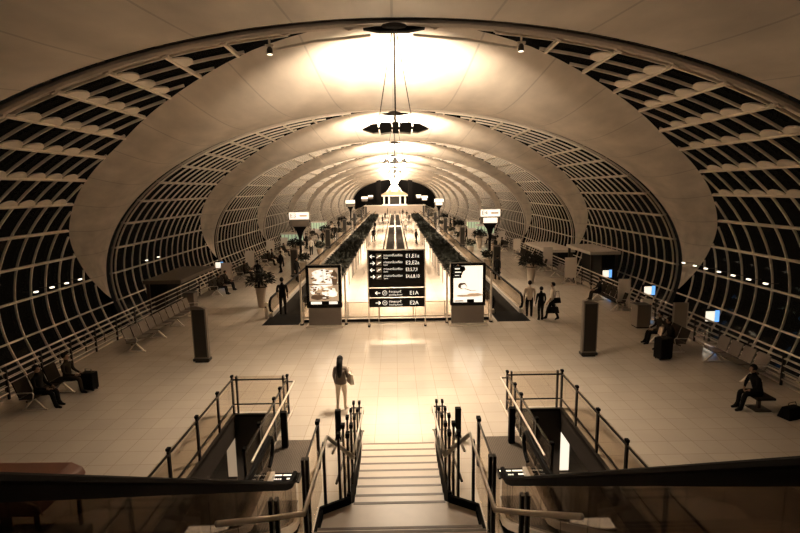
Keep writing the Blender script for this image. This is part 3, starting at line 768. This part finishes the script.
# ------------------------------------------------------------------ bench seating
def bench(n, name='bench_seating', seat='greymetal', leg='steel'):
    t = thing(name, '', 'bench seating', (0, 0, 0)); W = .62
    m = MB(); m.box(-.03, .03, .05, n*W-.05, .33, .39, 'darksteel'); m.build('beam', t)
    for i in range(n):
        y0 = i*W+.04
        m = MB(); m.prism([(-.22, .41), (.24, .44), (.25, .47), (-.22, .44)], y0, y0+W-.08, seat); m.build('seat', t, bevel=.008)
        m = MB(); m.prism([(-.21, .46), (-.18, .46), (-.33, .93), (-.37, .92)], y0, y0+W-.08, seat); m.build('backrest', t, bevel=.008)
    for y in ([.3, n*W-.3] if n < 6 else [.3, n*W*.35, n*W*.65, n*W-.3]):
        m = MB(); m.bar((0, y, .36), (.32, y, .03), .05, .04, leg); m.bar((0, y, .36), (-.28, y, .03), .05, .04, leg); m.box(-.34, .38, y-.025, y+.025, 0, .035, leg); m.build('leg', t)
    for y in (.02, n*W-.02):
        m = MB(); m.tube([(-.26, y, .62), (.2, y, .64), (.24, y, .6), (.2, y, .44)], .016, 'steel', 6); m.build('armrest', t)
    return t
b = bench(10); b.location = (-10.35, 18.9, 0); b['label'] = 'long row of ten bare metal seats along the left railing'
def row(n, x, y, lab, seat, proto={}):
    key = (n, seat)
    if key in proto: o = dup(proto[key], (x, y, 0), 0 if x < 0 else PI, lab)
    else: o = bench(n, seat=seat); proto[key] = o; o.location = (x, y, 0); o.rotation_euler = (0, 0, 0 if x < 0 else PI); o['label'] = lab
    return o
row(3, -10.6, 13.6, 'short dark row of seats in the shadows at the near left', 'cloth_dark')
row(5, -10.9, 29.5, 'dark row of five seats behind the bare metal row on the left', 'cloth_dark')
row(5, -10.9, 34.6, 'second dark row of seats beyond the bare metal row on the left', 'cloth_dark')
row(3, 10.45, 19.5, 'dark seats with pale splayed legs on the right, people and black bags on them', 'cloth_dark')
row(4, 11.25, 17.2, 'perforated metal seats against the right railing nearest the viewer', 'greymetal')
row(5, 11.2, 27.3, 'row of five dark seats on the right beyond the large grey bin', 'cloth_dark')
row(5, 11.2, 34.8, 'row of metal seats on the right before the pale notice board', 'greymetal')
row(5, 10.9, 39.6, 'row of dark seats on the right beyond the notice board', 'cloth_dark')
row(5, 10.9, 44.2, 'next row of dark seats on the right, under the canopy', 'cloth_dark')
for i, (yl, yr) in enumerate(((41, 52), (47, 58), (57, 66), (65, 74), (75, 84), (86, 95), (98, 108))):
    o = ['first', 'second', 'third', 'fourth', 'fifth', 'sixth', 'seventh'][i]
    row(5, -10.8, yl, '%s of the small far seat rows along the left railing' % o, 'cloth_dark'); row(5, 10.8, yr, '%s of the small far seat rows along the right railing' % o, 'cloth_dark')

# ------------------------------------------------------------------ bins, notice boards, monitors beyond the rail
def case(name, lab, cat, loc, w_, d, h, mt, rz=0):
    t = thing(name, lab, cat, loc, rz)
    m = MB(); m.box(-w_/2, w_/2, -d/2, d/2, .06, h-.05, mt); m.build('body', t, bevel=.015)
    m = MB(); m.box(-w_/2-.01, w_/2+.01, -d/2-.01, d/2+.01, h-.05, h, 'darksteel'); m.build('lid', t, bevel=.01)
    m = MB(); m.box(-w_/2+.03, w_/2-.03, -d/2+.03, d/2-.03, 0, .06, 'black'); m.build('plinth', t)
    return t
case('litter_bin', 'square grey litter bin at the far end of the bare metal seats on the left', 'bin', (-11.0, 26.3, 0), .55, .55, .95, 'greymetal')
case('litter_bin', 'large square dark grey bin by the right railing', 'bin', (10.85, 21.5, 0), .6, .6, 1.05, 'greymetal')
def board(lab, loc, h=1.7, w_=.75, rz=0, mt='white'):
    t = thing('notice_board', lab, 'notice board', loc, rz)
    m = MB(); m.box(-w_/2, w_/2, -.03, .03, .45, h, mt); m.build('panel', t)
    m = MB(); m.box(-w_/2, -w_/2+.04, -.04, .04, 0, h, 'steel'); m.box(w_/2-.04, w_/2, -.04, .04, 0, h, 'steel'); m.box(-w_/2, w_/2, -.15, .15, 0, .04, 'steel'); m.build('stand', t)
board('pale notice board between two rows of seats on the right', (11.2, 31.5, 0), 1.75)
board('pale notice board by the right railing beyond the grey bin', (11.5, 24.6, 0), 1.6, .6)
for i, (x_, y_) in enumerate([(-11.4, 33.4), (-11.4, 38.9), (-11.4, 45.4), (-11.4, 51.3), (-11.4, 61.5), (11.4, 37.0), (11.4, 46.6), (11.4, 53.3), (11.4, 63.8)]):
    board('small pale board by the %s railing between far seat rows, %s from the near end' % (('left', 'right')[x_ > 0], ['first', 'second', 'third', 'fourth', 'fifth'][i if i < 5 else i-5]), (x_, y_, 0), 1.5+.15*(i % 3), .7, mt='white')
board('small notice board by the right railing above the seated people', (11.55, 19.7, 0), 1.5, .6, mt='beige')
e_ = thing('fire_cabinet', 'small cabinet with a red front at the right railing', 'cabinet', (11.5, 22.35, 0))
m = MB(); m.box(-.22, .22, -.12, .12, .1, 1.05, 'white'); m.build('body', e_); m = MB(); m.box(-.16, .16, -.135, -.12, .3, .85, 'redtag'); m.build('door', e_)
def monitor(lab, x, y, z, rz=0):
    t = thing('gate_monitor', lab, 'monitor', (x, y, -1.2), rz, group='blue-edged monitors beyond the railings')
    m = MB(); m.tube([(0, 0, 0), (0, 0, 1.7)], .05, 'darksteel', 8); m.build('pole', t)
    m = MB(); m.box(-.32, .32, -.08, .12, 1.7, 2.25, 'black'); m.build('case', t)
    m = MB(); m.box(-.27, .1, -.1, -.081, 1.76, 2.18, 'screen'); m.box(.12, .3, -.1, -.081, 1.73, 2.22, 'blue'); m.build('screen', t)
monitor('blue-edged monitor beyond the right railing, farthest of three', 13.3, 31, .15)
monitor('blue-edged monitor beyond the right railing, middle of three', 13.3, 25.7, .2)
monitor('dark monitor with a blue edge beyond the right railing, nearest of three', 13.2, 20.3, .15)
monitor('blue-edged monitor beyond the left railing at the far end of the canopy', -13.3, 37.5, .3)

# gallery furniture beyond the rails: added glow bars, second rail, canopies
for s, n in ((-1, 'left'), (1, 'right')):
    for i in range(7):
        t = thing('gallery_railing', '%s length of the lower gallery railing beyond the %s hall edge' % (ordn[i], n), 'railing', (s*14.3, 4+18.3*i, -1.2), group='lower gallery railings')
        if i == 0:
            for z in (1.05, .8, .55, .3):
                m = MB(); m.tube([(0, 0, z), (0, 18.2, z)], .022, 'steel', 6); m.build('rail', t)
            for k in range(12):
                m = MB(); m.box(-.02, .02, k*1.5, k*1.5+.05, 0, 1.05, 'darksteel'); m.build('post', t)
            gp = t
        else:
            for ch in kids(gp): dup(ch, parent=t)
    ylist = [11.8, 13.4, 15.0, 16.6, 18.2, 19.8, 21.6, 23.4, 25.2, 27.6] if s > 0 else [16.5, 19.5, 23.5]
    for i, yy in enumerate(ylist):
        t = thing('added_glow_bar', 'added pale glowing bar low beyond the %s railing, %s of its line from the near end' % (n, (ordn+['ninth', 'tenth'])[i]), 'glow bar', (s*12.75, yy, -1.2), group='added glowing bars of the lower gallery')
        m = MB(); m.box(-.03, .03, -.5, .5, 0, .84, 'greymetal'); m.build('stand', t)
        m = MB(); m.box(-.04, .04, -.55, .55, .84, .93, 'barglow'); m.build('tube', t)  # glowing bar added to give bright segments just beyond the floor edge
def canopy(lab, x0, x1, y0, y1, z, ztop):
    t = thing('gate_canopy', lab, 'canopy', (0, 0, 0))
    m = MB(); m.box(x0, x1, y0, y1, z, z+.22, 'greymetal' if x0 < 0 else 'white'); m.build('roof', t)
    for a, b in ((x0+.2, y0+.2), (x1-.2, y0+.2), (x0+.2, y1-.2), (x1-.2, y1-.2)):
        m = MB(); m.box(a-.08, a+.08, b-.08, b+.08, -1.2, z, 'darksteel'); m.build('column', t)
    m = MB(); xx = (x0, (x0+x1)/2) if x0 < 0 else ((x0+x1)/2, x1)
    m.box(xx[0], xx[1], y0+.6, y1-.6, -1.2, ztop, 'dark'); m.build('booth', t)
    return t
canopy('dark flat-roofed gate canopy with a black booth beyond the left railing', -14.6, -12.4, 28.5, 34.0, 1.0, .95)
canopy('pale flat-roofed gate canopy beyond the right railing', 12.4, 14.9, 41, 47.5, .85, .8)
t = canopy('second flat-roofed gate canopy with a dark booth, just before the pale one on the right', 14.0, 16.2, 35.5, 40.6, 1.35, 1.3)
for s, n in ((-1, 'left'), (1, 'right')):
    for i, yy in enumerate((53, 72) if s < 0 else (60.4, 68.4)):
        t = thing('lit_kiosk', '%s small pale green glazed kiosk by the %s railing' % (('nearer', 'farther')[i], n), 'kiosk', (s*10.9, yy, 0), group='pale green kiosks')
        m = MB(); m.box(-1.0, 1.0, -1, 1, 0, .9, 'white'); m.build('counter', t)
        m = MB(); m.box(-.95, .95, -.95, .95, .9, 1.75, 'green'); m.build('glazing', t)
        m = MB()
        for q in range(6): m.box(-1+q*.38, -.96+q*.38, -1.0, -.95, .9, 1.75, 'darksteel')
        m.build('mullion', t); m = MB(); m.box(-1.05, 1.05, -1.05, 1.05, 1.75, 1.85, 'white'); m.build('roof', t)
    # gate number signs
    for i, (yy, nm) in enumerate(((50, 'E3' if s < 0 else 'E4'), (108, None), (160, None), (200, None))):
        t = thing('gate_sign', ('white lit gate sign reading %s above a dark tapered base, %s aisle' % (nm, n)) if nm else '%s far white gate sign on the %s' % (('', 'nearest', 'middle', 'last')[i], n), 'sign', (s*9.5, yy, 0), group='white gate signs')
        m = MB(); m.box(-1.0, 1.0, -.2, .2, 3.4, 4.15, 'white'); m.box(-.96, .96, -.22, -.2, 3.44, 4.1, 'adwhite'); m.build('panel', t)
        if nm: text(nm, .62, (-.88, -.235, 3.77), t, 'black', ext=.01); m = MB(); m.box(.05, .8, -.235, -.225, 3.68, 3.86, 'adtan'); m.build('small_lettering', t)
        m = MB(); m.box(-.96, .96, -.2, .2, 2.7, 3.4, 'greymetal'); m.box(-.7, .7, -.22, -.2, 2.8, 3.3, 'screen' if s > 0 else 'texttan'); m.build('display', t)
        m = MB(); m.lathe([(.12, 0), (.14, 1.5), (.35, 2.2), (.7, 2.7)], 'black', 12, sy=.4); m.build('base', t)

# ------------------------------------------------------------------ far end: cross wall, pavilion, columns
t = thing('cross_counter', 'long pale counter crossing the hall in front of the pavilion', 'counter', (0, 137, 0))
m = MB(); m.box(-8.2, 8.2, -.4, .4, 0, 1.9, 'beige'); m.build('body', t); m = MB(); m.box(-8.4, 8.4, -.6, .6, 1.9, 2.05, 'white'); m.build('top', t)
p = thing('pavilion', 'small pavilion with a pointed tiered gable roof at the far end of the hall', 'pavilion', (0, 201.5, 0))
m = MB()
for x in (-4.2, -2.2, 2.2, 4.2): m.box(x-.3, x+.3, -.3, .3, 0, 3.6, 'white')
m.build('columns', p)
m = MB(); m.box(-5, 5, -1.5, 3, 0, .4, 'white'); m.build('plinth', p)
m = MB(); m.box(-5.2, 5.2, -1, 3, 3.6, 4.1, 'white'); m.prism([(-5.6, 4.1), (5.6, 4.1), (3.4, 5.4), (-3.4, 5.4)], -1.2, 3, 'gold'); m.build('lower_roof', p)
m = MB(); m.prism([(-3.3, 5.3), (-2.6, 5.3), (0, 8.9), (2.6, 5.3), (3.3, 5.3), (.15, 9.4), (0, 10.2), (-.15, 9.4)], -1.3, -.9, 'white'); m.prism([(-2.5, 5.3), (2.5, 5.3), (0, 8.7)], -1.0, 2.5, 'gold'); m.prism([(-1.5, 5.5), (1.5, 5.5), (0, 7.6)], -1.15, -1.0, 'white'); m.build('gable', p)
m = MB(); m.box(-1.9, 1.9, .5, .7, .4, 3.6, 'dark'); m.build('back_panel', p)
for s, n in ((-1, 'left'), (1, 'right')):
    c = tag(MB().box(-.8, .8, -.8, .8, 0, 10, 'black').build('column'), 'dark column standing %s of the far pavilion' % n, 'column'); c.location = (s*6.0, 192, 0)
area('pavilion_lamp', (0, 197, 9.4), (R(35), 0, 0), 1.5, 250)

# small lamps on the glazing, one between each pair of glazing bars
wl = None
for s, n, ys_ in ((1, 'right', [23.2, 24.3, 25.4, 26.5, 27.5, 28.6, 22.1]), (-1, 'left', [23.0, 24.1, 25.2, 26.3, 33.5, 35.2])):
    for yy in ys_:
        px_ = sorted(ys_).index(yy)
        lab = 'small white lamp on the %s glass wall beyond the railing, %s from the near end' % (n, ordn[px_])
        if wl is None:
            wl = thing('glazing_lamp', lab, 'lamp', (s*16.75, yy, 1.75), group='small lamps along the glass walls')
            m = MB(); m.bar((.6, 0, -.02), (0, 0, 0), .03, .03, 'darksteel'); m.build('arm', wl)
            m = MB(); m.box(-.05, .05, -.1, .1, -.04, .02, 'lampsoft'); m.build('lens', wl)
        else: dup(wl, (s*16.75, yy, 1.75), 0 if s > 0 else PI, lab)

# ------------------------------------------------------------------ people
def capsule_label(p, bones):
    best = None
    for a, b, l, r in bones:
        ab = b-a; t = max(0, min(1, (p-a).dot(ab)/max(ab.length_squared, 1e-9))); d = (p-(a+ab*t)).length-r
        if best is None or d < best[0]: best = (d, l)
    return best[1]
def person(name, label, loc, rz, h=1.7, pose='stand', top='shirt_tan', legs='cloth_black', arm='shirt', foot='cloth_black', hair='short', step=.0, lean=0, armpose=None, group=None, calf=None, female=False, headturn=0):
    k = h/1.7
    V = {}; E_ = []
    def v(n, x, y, z, r): V[n] = (Vector((x, y, z)), r)
    sh = .165 if female else .19; sit = pose == 'sit'
    P0 = .93 if not sit else .52
    v('pel', 0, 0, P0, (.125, .1)); v('wst', 0, .0+lean*.15, P0+.16, (.115 if female else .15, .11)); v('chs', 0, lean*.35, P0+.34, (.14 if female else .18, .12))
    v('col', 0, lean*.5, P0+.48, (.09, .07)); v('nck', 0, lean*.58+.0, P0+.56, (.05, .05)); v('jaw', 0, lean*.65+.015, P0+.63, (.062, .072)); v('hed', 0, lean*.7+.005, P0+.70, (.075, .09)); v('crn', 0, lean*.72, P0+.765, (.052, .062))
    v('nos', 0, lean*.68+.105, P0+.665, (.012, .012))
    E_ += [('pel', 'wst', 'top'), ('wst', 'chs', 'top'), ('chs', 'col', 'top'), ('col', 'nck', 'skin'), ('nck', 'jaw', 'skin'), ('jaw', 'hed', 'skin'), ('hed', 'crn', 'skin'), ('hed', 'nos', 'skin')]
    for s, n in ((-1, 'L'), (1, 'R')):
        v('ear'+n, s*.085, lean*.7-.01, P0+.675, (.014, .02)); E_.append(('hed', 'ear'+n, 'skin'))
        ap = (armpose or {}).get(n)
        y0 = lean*.48
        v('sho'+n, s*sh, y0, P0+.455, (.06, .06))
        if ap is None:
            sw = step*(-s)*.6 if pose == 'walk' else .02
            ap = ((s*(sh+.05), y0+sw*.5-.02, P0+.19), (s*(sh+.05), y0+sw+.05, P0-.05)) if not sit else ((s*(sh+.04), y0+.06, P0+.2), (s*.13, .3, P0+.12))
        el, wr = Vector(ap[0]), Vector(ap[1]); d = (wr-el).normalized()
        v('elb'+n, *el, (.05, .05)); v('wri'+n, *wr, (.026, .026)); pm = wr+d*.07; v('plm'+n, *pm, (.034, .02))
        E_ += [('chs', 'sho'+n, 'top'), ('sho'+n, 'elb'+n, 'top'), ('elb'+n, 'wri'+n, 'skin' if arm == 'short' else 'top'), ('wri'+n, 'plm'+n, 'skin')]
        sd = d.cross(Vector((1, 0, 0))).normalized() if abs(d.x) < .9 else Vector((0, 1, 0))
        cu = Vector((-s, 0, 0))
        for i, (off, L) in enumerate(((-.028, .062), (-.010, .075), (.010, .07), (.027, .055))):
            q = pm+sd*off+d*.03; v('f%d%s' % (i, n), *q, (.0095, .0095)); q2 = q+d*L*.6+cu*.008; v('g%d%s' % (i, n), *q2, (.009, .009)); q3 = q2+d*L*.4+cu*.022; v('h%d%s' % (i, n), *q3, (.008, .008))
            E_ += [('plm'+n, 'f%d%s' % (i, n), 'skin'), ('f%d%s' % (i, n), 'g%d%s' % (i, n), 'skin'), ('g%d%s' % (i, n), 'h%d%s' % (i, n), 'skin')]
        q = wr+d*.03-sd*.03; v('t0'+n, *q, (.011, .011)); q2 = q+d*.035-sd*.025+cu*.01; v('t1'+n, *q2, (.009, .009)); E_ += [('wri'+n, 't0'+n, 'skin'), ('t0'+n, 't1'+n, 'skin')]
        if sit:
            v('hip'+n, s*.09, .02, P0-.02, (.1, .1)); v('kne'+n, s*.11, .44, P0-.0, (.075, .075)); v('ank'+n, s*.11, .5-.12*s*step, .09, (.05, .05)); v('toe'+n, s*.12, .68-.12*s*step, .045, (.036, .03)); v('hel'+n, s*.11, .47-.12*s*step, .045, (.033, .033))
        else:
            f = step*s
            v('hip'+n, s*.085, 0, P0-.06, (.098, .1)); v('kne'+n, s*.09, f*.55+.03, .49+abs(step)*.0, (.07, .072) if not female else (.058, .06)); lift = .06 if f < 0 and pose == 'walk' else 0
            v('ank'+n, s*.085, f*1.0-.02, .09+lift, (.052, .056) if not female else (.04, .04)); v('toe'+n, s*.1, f*1.0+.15, .04+lift*.2, (.036, .028)); v('hel'+n, s*.085, f*1.0-.05, .045+lift, (.032, .032))
        E_ += [('pel', 'hip'+n, 'legs'), ('hip'+n, 'kne'+n, 'legs'), ('kne'+n, 'ank'+n, 'calf'), ('ank'+n, 'toe'+n, 'foot'), ('ank'+n, 'hel'+n, 'foot')]
    names_ = list(V); me = bpy.data.meshes.new(name); me.from_pydata([V[n][0]*k for n in names_], [(names_.index(a), names_.index(b)) for a, b, _ in E_], [])
    o = bpy.data.objects.new(name, me); C.objects.link(o)
    mo = o.modifiers.new('skin', 'SKIN'); mo.use_smooth_shade = True
    if me.skin_vertices is None or len(me.skin_vertices) == 0:
        pass
    sv = me.skin_vertices[0].data
    for i, n in enumerate(names_): sv[i].radius = (V[n][1][0]*k, V[n][1][1]*k); sv[i].use_root = (n == 'pel')
    ss = o.modifiers.new('sub', 'SUBSURF'); ss.levels = 1; ss.render_levels = 1
    dg = bpy.context.evaluated_depsgraph_get(); nm = bpy.data.meshes.new_from_object(o.evaluated_get(dg)); o.modifiers.clear(); o.data = nm; nm.name = name
    nm.materials.clear()
    mats = {'skin': 'skin', 'top': top, 'legs': legs, 'calf': calf or legs, 'foot': foot}
    keys = list(mats)
    for q in keys: nm.materials.append(M[mats[q]])
    bones = [(V[a][0]*k, V[b][0]*k, l, (V[a][1][0]+V[b][1][0])/2*k) for a, b, l in E_]
    for p in nm.polygons: p.material_index = keys.index(capsule_label(p.center, bones)); p.use_smooth = True
    zt = min(x.co.z for x in nm.vertices)
    for x in nm.vertices: x.co.z -= zt
    o.location = loc; o.rotation_euler = (0, 0, rz); tag(o, label, 'person', group)
    hc = V['hed'][0]*k; hc.z -= zt
    m = MB(); m.ellipsoid((hc.x, hc.y-.018*k, hc.z+.022*k), .093*k, .104*k, .105*k, 'hair', 14, 9)
    # trim the front so that the face stays free
    keep = []
    if hair == 'long':
        for i in range(7):
            pass
        pts = [(hc.x, hc.y-.05*k, hc.z+.03*k), (hc.x, hc.y-.085*k, hc.z-.12*k), (hc.x, hc.y-.12*k, hc.z-.28*k), (hc.x, hc.y-.13*k, hc.z-.42*k), (hc.x, hc.y-.125*k, hc.z-.52*k)]
        m.tube(pts, .1, 'hair', 10, radii=[.088*k, .092*k, .088*k, .07*k, .035*k])
    ob = m.build('hair', o, smooth=True)
    for x in ob.data.vertices:
        if x.co.y > hc.y+.055*k and x.co.z < hc.z+.05*k: x.co.y = hc.y+.03*k; x.co.x = hc.x+(x.co.x-hc.x)*.8
    m = MB()
    for s in (-1, 1): m.ellipsoid((hc.x+s*.03*k, hc.y+.083*k, hc.z-.005*k), .011, .007, .008, 'hair', 6, 4)
    m.build('eye', o)
    m = MB(); m.ellipsoid((hc.x, hc.y+.078*k, hc.z-.075*k), .02*k, .006, .006, 'redtag', 8, 4); m.build('mouth', o)
    return o
W = person('person', 'woman with long dark hair, brown jacket and pale trousers near the foot of the stairs', (-1.6, 13.45, 0), -.15, 1.62, 'walk', 'shirt_brown', 'cloth_pale', hair='long', step=.12, female=True, calf='cloth_pale', foot='leather',
           armpose={'R': ((.22, -.05, 1.13), (.17, .14, 1.02))})
# jacket hem of the woman
m = MB(); m.lathe([(.165, .83), (.155, .95), (.14, 1.08), (.15, 1.25)], 'shirt_brown', 16, sy=.78); m.build('jacket', W, smooth=True)
def bag(name, lab, cat, loc, w_, d, h, mt, rz=0, strap=None):
    t = thing(name, lab, cat, loc, rz)
    m = MB(); m.hexa([(-w_/2, -d/2, 0), (w_/2, -d/2, 0), (w_/2, d/2, 0), (-w_/2, d/2, 0), (-w_*.4, -d*.3, h), (w_*.4, -d*.3, h), (w_*.4, d*.3, h), (-w_*.4, d*.3, h)], mt); m.build('body', t, bevel=.02)
    m = MB(); m.tube([(-w_*.3, 0, h-.01), (-w_*.2, 0, h+(strap or .12)), (w_*.2, 0, h+(strap or .12)), (w_*.3, 0, h-.01)], .01, mt, 6); m.build('strap', t, smooth=True)
    return t
bag('shoulder_bag', 'pale shoulder bag under the right arm of the woman walking away', 'bag', (-1.33, 13.42, .84), .36, .12, .3, 'leather', -1.1, .16)
person('person', 'man in a tan shirt and black trousers, leftmost of three walkers at the right', (6.42, 23.5, 0), -.15, 1.78, 'walk', 'shirt_tan', 'cloth_black', step=-.1, arm='short')
person('person', 'person dressed all in black in the middle of the three walkers at the right', (6.8, 22.9, 0), .2, 1.6, 'stand', 'cloth_black', 'cloth_black')
person('person', 'man in a white shirt striding left with a black bag, rightmost of three walkers', (7.35, 22.95, 0), 1.35, 1.78, 'walk', 'shirt_white', 'cloth_black', step=.26, arm='short')
bag('shoulder_bag', 'black bag carried at the hip of the man in the white shirt', 'bag', (7.5, 22.72, .86), .36, .14, .26, 'cloth_black', .2, .3)
bag('hand_bag', 'black holdall hanging from the hand of the man in the white shirt', 'bag', (7.28, 22.66, .4), .62, .16, .3, 'cloth_black', 0, .12)
person('person', 'person in dark clothes walking onto the left moving walkway', (-5.72, 24.7, .015), 0, 1.9, 'walk', 'cloth_black', 'cloth_dark', step=.1, arm='short')
def seated(lab, x, y, rz, **kw): return person('person', lab, (x, y, 0), rz, kw.pop('h', 1.68), 'sit', **kw)
seated('person in black sitting alone in the shadows at the near right, legs apart', 10.02, 13.1, PI/2, top='cloth_black', legs='cloth_black', step=.2, lean=.3)
t = thing('stool', 'low dark seat under the lone person in black at the near right', 'seat', (10.06, 13.1, 0))
m = MB(); m.box(-.25, .25, -.3, .3, .36, .42, 'cloth_dark'); m.build('seat', t); m = MB(); m.box(-.04, .04, -.04, .04, .03, .36, 'darksteel'); m.box(-.22, .22, -.22, .22, 0, .03, 'darksteel'); m.build('leg', t)
bag('holdall', 'black holdall on the floor beside the lone seated person at the near right', 'bag', (10.55, 12.55, 0), .6, .35, .3, 'cloth_black', .3)
seated('seated person in black leaning forward over a large black bag on the right seats', 10.42, 18.2, PI/2, top='cloth_black', legs='cloth_black', lean=.25)
seated('seated person in black with a pale bag on the lap on the right seats', 10.42, 19.1, PI/2, top='cloth_dark', legs='cloth_black')
bag('hand_bag', 'pale bag beside the seated people on the right', 'bag', (10.3, 18.65, .47), .4, .25, .3, 'cloth_pale', 1.4)
def suitcase(lab, x, y, w_, d, h, rz=0, mt='cloth_black', group=None):
    t = thing('suitcase', lab, 'suitcase', (x, y, 0), rz, group)
    m = MB(); m.box(-w_/2, w_/2, -d/2, d/2, .05, h, mt); m.build('body', t, bevel=.03)
    m = MB(); m.tube([(-.1, 0, h-.01), (-.1, 0, h+.1), (.1, 0, h+.1), (.1, 0, h-.01)], .012, 'darksteel', 6); m.build('handle', t)
    for a in (-1, 1):
        for b in (-1, 1):
            m = MB(); m.tube([(a*w_*.4-.012, b*d*.3, .026), (a*w_*.4+.012, b*d*.3, .026)], .026, 'rubber', 8); m.build('wheel', t)
    return t
suitcase('large black suitcase standing in front of the seated people on the right', 9.62, 17.3, .55, .35, .8, .3)
suitcase('black suitcase on its own beside the near left seats', -9.85, 15.35, .42, .3, .6, -.1)
seated('seated person in dark clothes with legs stretched out beside the black suitcase, near left', -10.42, 15.2, -PI/2, top='cloth_dark', legs='cloth_dark', step=.2)
seated('seated person in black in the deepest shadow of the near left seats', -10.55, 14.1, -PI/2, top='cloth_black', legs='cloth_black', step=-.2)
seated('person in black seated at the near end of the five dark seats on the right', 11.2, 26.9, PI/2, top='cloth_black', legs='cloth_dark')
seated('person in a pale shirt seated among the dark seats under the right canopy', 10.9, 41.0, PI/2, top='cloth_black', legs='cloth_black')
# distant people
far = [(-9.2, 33, 'cloth_black'), (-8.8, 38, 'cloth_black'), (-9.4, 41, 'shirt_white'), (-8.3, 57, 'cloth_black'), (9.3, 46, 'cloth_black'), (9.8, 47.6, 'shirt_white'), (8.6, 60, 'cloth_dark'), (-2.6, 60, 'cloth_black'), (2.4, 57, 'cloth_dark'), (-2.2, 90, 'cloth_black'), (2.7, 96, 'cloth_black'), (-9, 72, 'shirt_tan'), (9, 76, 'cloth_black'), (-6.8, 34, 'cloth_black'), (6.9, 33.5, 'cloth_black'), (1.9, 118, 'cloth_black'), (-1.8, 124, 'cloth_dark'), (-8.2, 48.5, 'shirt_white'), (-9.6, 53.8, 'cloth_black'), (-7.9, 66, 'cloth_dark'), (-8.9, 79, 'cloth_black'), (8.2, 41.5, 'shirt_tan'), (9.4, 55, 'cloth_black'), (8.0, 71.5, 'cloth_black'), (1.6, 76, 'shirt_white'), (-3.0, 74.5, 'cloth_black'), (-2.0, 104, 'cloth_black'), (2.6, 109, 'cloth_dark'), (9.3, 84, 'cloth_dark')]
prot = {}
for i, (x, y, c) in enumerate(far):
    where = ('centre aisle' if abs(x) < 4 else ('left aisle' if x < 0 else 'right aisle'))
    near = sum(1 for a, b, _ in far if (abs(a) < 4) == (abs(x) < 4) and (abs(x) < 4 or (a < 0) == (x < 0)) and b < y)
    col = {'cloth_black': 'black', 'shirt_white': 'a white shirt', 'cloth_dark': 'dark grey', 'shirt_tan': 'a tan shirt'}[c]
    lab = 'small distant person in %s in the %s, %s counting from the viewer' % (col, where, ['first', 'second', 'third', 'fourth', 'fifth', 'sixth', 'seventh', 'eighth', 'ninth', 'tenth', 'eleventh', 'twelfth'][near])
    if c not in prot: prot[c] = person('person', lab, (x, y, 0), i*1.3, 1.7, 'walk', c, 'cloth_black', step=.12, group='distant travellers')
    else: dup(prot[c], (x, y, 0), i*1.3, lab)
# seated distant people along the rows
sp = None
for i, (x, y) in enumerate([(-10.85, 30.2), (-10.85, 31.5), (-10.85, 35.6), (-10.75, 42), (-10.75, 43.3), (-10.75, 48), (-10.75, 58.2), (10.85, 50.6), (10.75, 56), (10.75, 64), (10.85, 38.5), (-10.75, 66.5), (10.75, 72.3)]):
    lab = 'small dark figure seated on the %s rows, %s from the viewer on that side' % (('left', 'right')[x > 0], ['first', 'second', 'third', 'fourth', 'fifth', 'sixth', 'seventh', 'eighth', 'ninth'][sum(1 for a, b in [(-10.85, 30.2), (-10.85, 31.5), (-10.85, 35.6), (-10.75, 42), (-10.75, 43.3), (-10.75, 48), (-10.75, 58.2), (10.85, 50.6), (10.75, 56), (10.75, 64), (10.85, 38.5), (-10.75, 66.5), (10.75, 72.3)] if (a < 0) == (x < 0) and b < y)])
    if sp is None: sp = person('person', lab, (x, y, 0), -PI/2 if x < 0 else PI/2, 1.66, 'sit', 'cloth_dark', 'cloth_black', group='distant seated travellers')
    else: dup(sp, (x, y, 0), -PI/2 if x < 0 else PI/2, lab)

# ------------------------------------------------------------------ brown rounded cart at the near left
ct = thing('passenger_cart', 'brown rounded-roof cart in the shadows at the near left below the handrail', 'cart', (-6.3, 7.45, 0))
m = MB(); pts = []
m.prism([(-1.5, 1.42), (.82, 1.42), (.95, 1.48), (.9, 1.6), (.72, 1.69), (-1.5, 1.72)], -.55, .55, 'brownroof'); m.build('roof', ct, bevel=.03)
m = MB(); m.tube([(-1.5, -.56, 1.73), (.7, -.56, 1.7), (.9, -.56, 1.6), (.96, -.56, 1.46)], .018, 'steel', 6); m.build('trim_tube', ct)
for x in (-1.4, .8):
    for y_ in (-.48, .48):
        m = MB(); m.box(x-.025, x+.025, y_-.025, y_+.025, .5, 1.44, 'darksteel'); m.build('post', ct)
m = MB(); m.box(-1.5, .95, -.55, .55, .25, .55, 'cloth_dark'); m.build('body', ct, bevel=.03)
m = MB(); m.box(-.9, -.4, -.5, .5, .55, .8, 'cloth_black'); m.box(-1.02, -.9, -.5, .5, .55, 1.2, 'cloth_black'); m.build('seat', ct)
for x in (-1.1, .6):
    for y_ in (-.5, .5):
        m = MB(); m.tube([(x, y_-.06, .22), (x, y_+.06, .22)], .22, 'rubber', 14); m.build('wheel', ct)
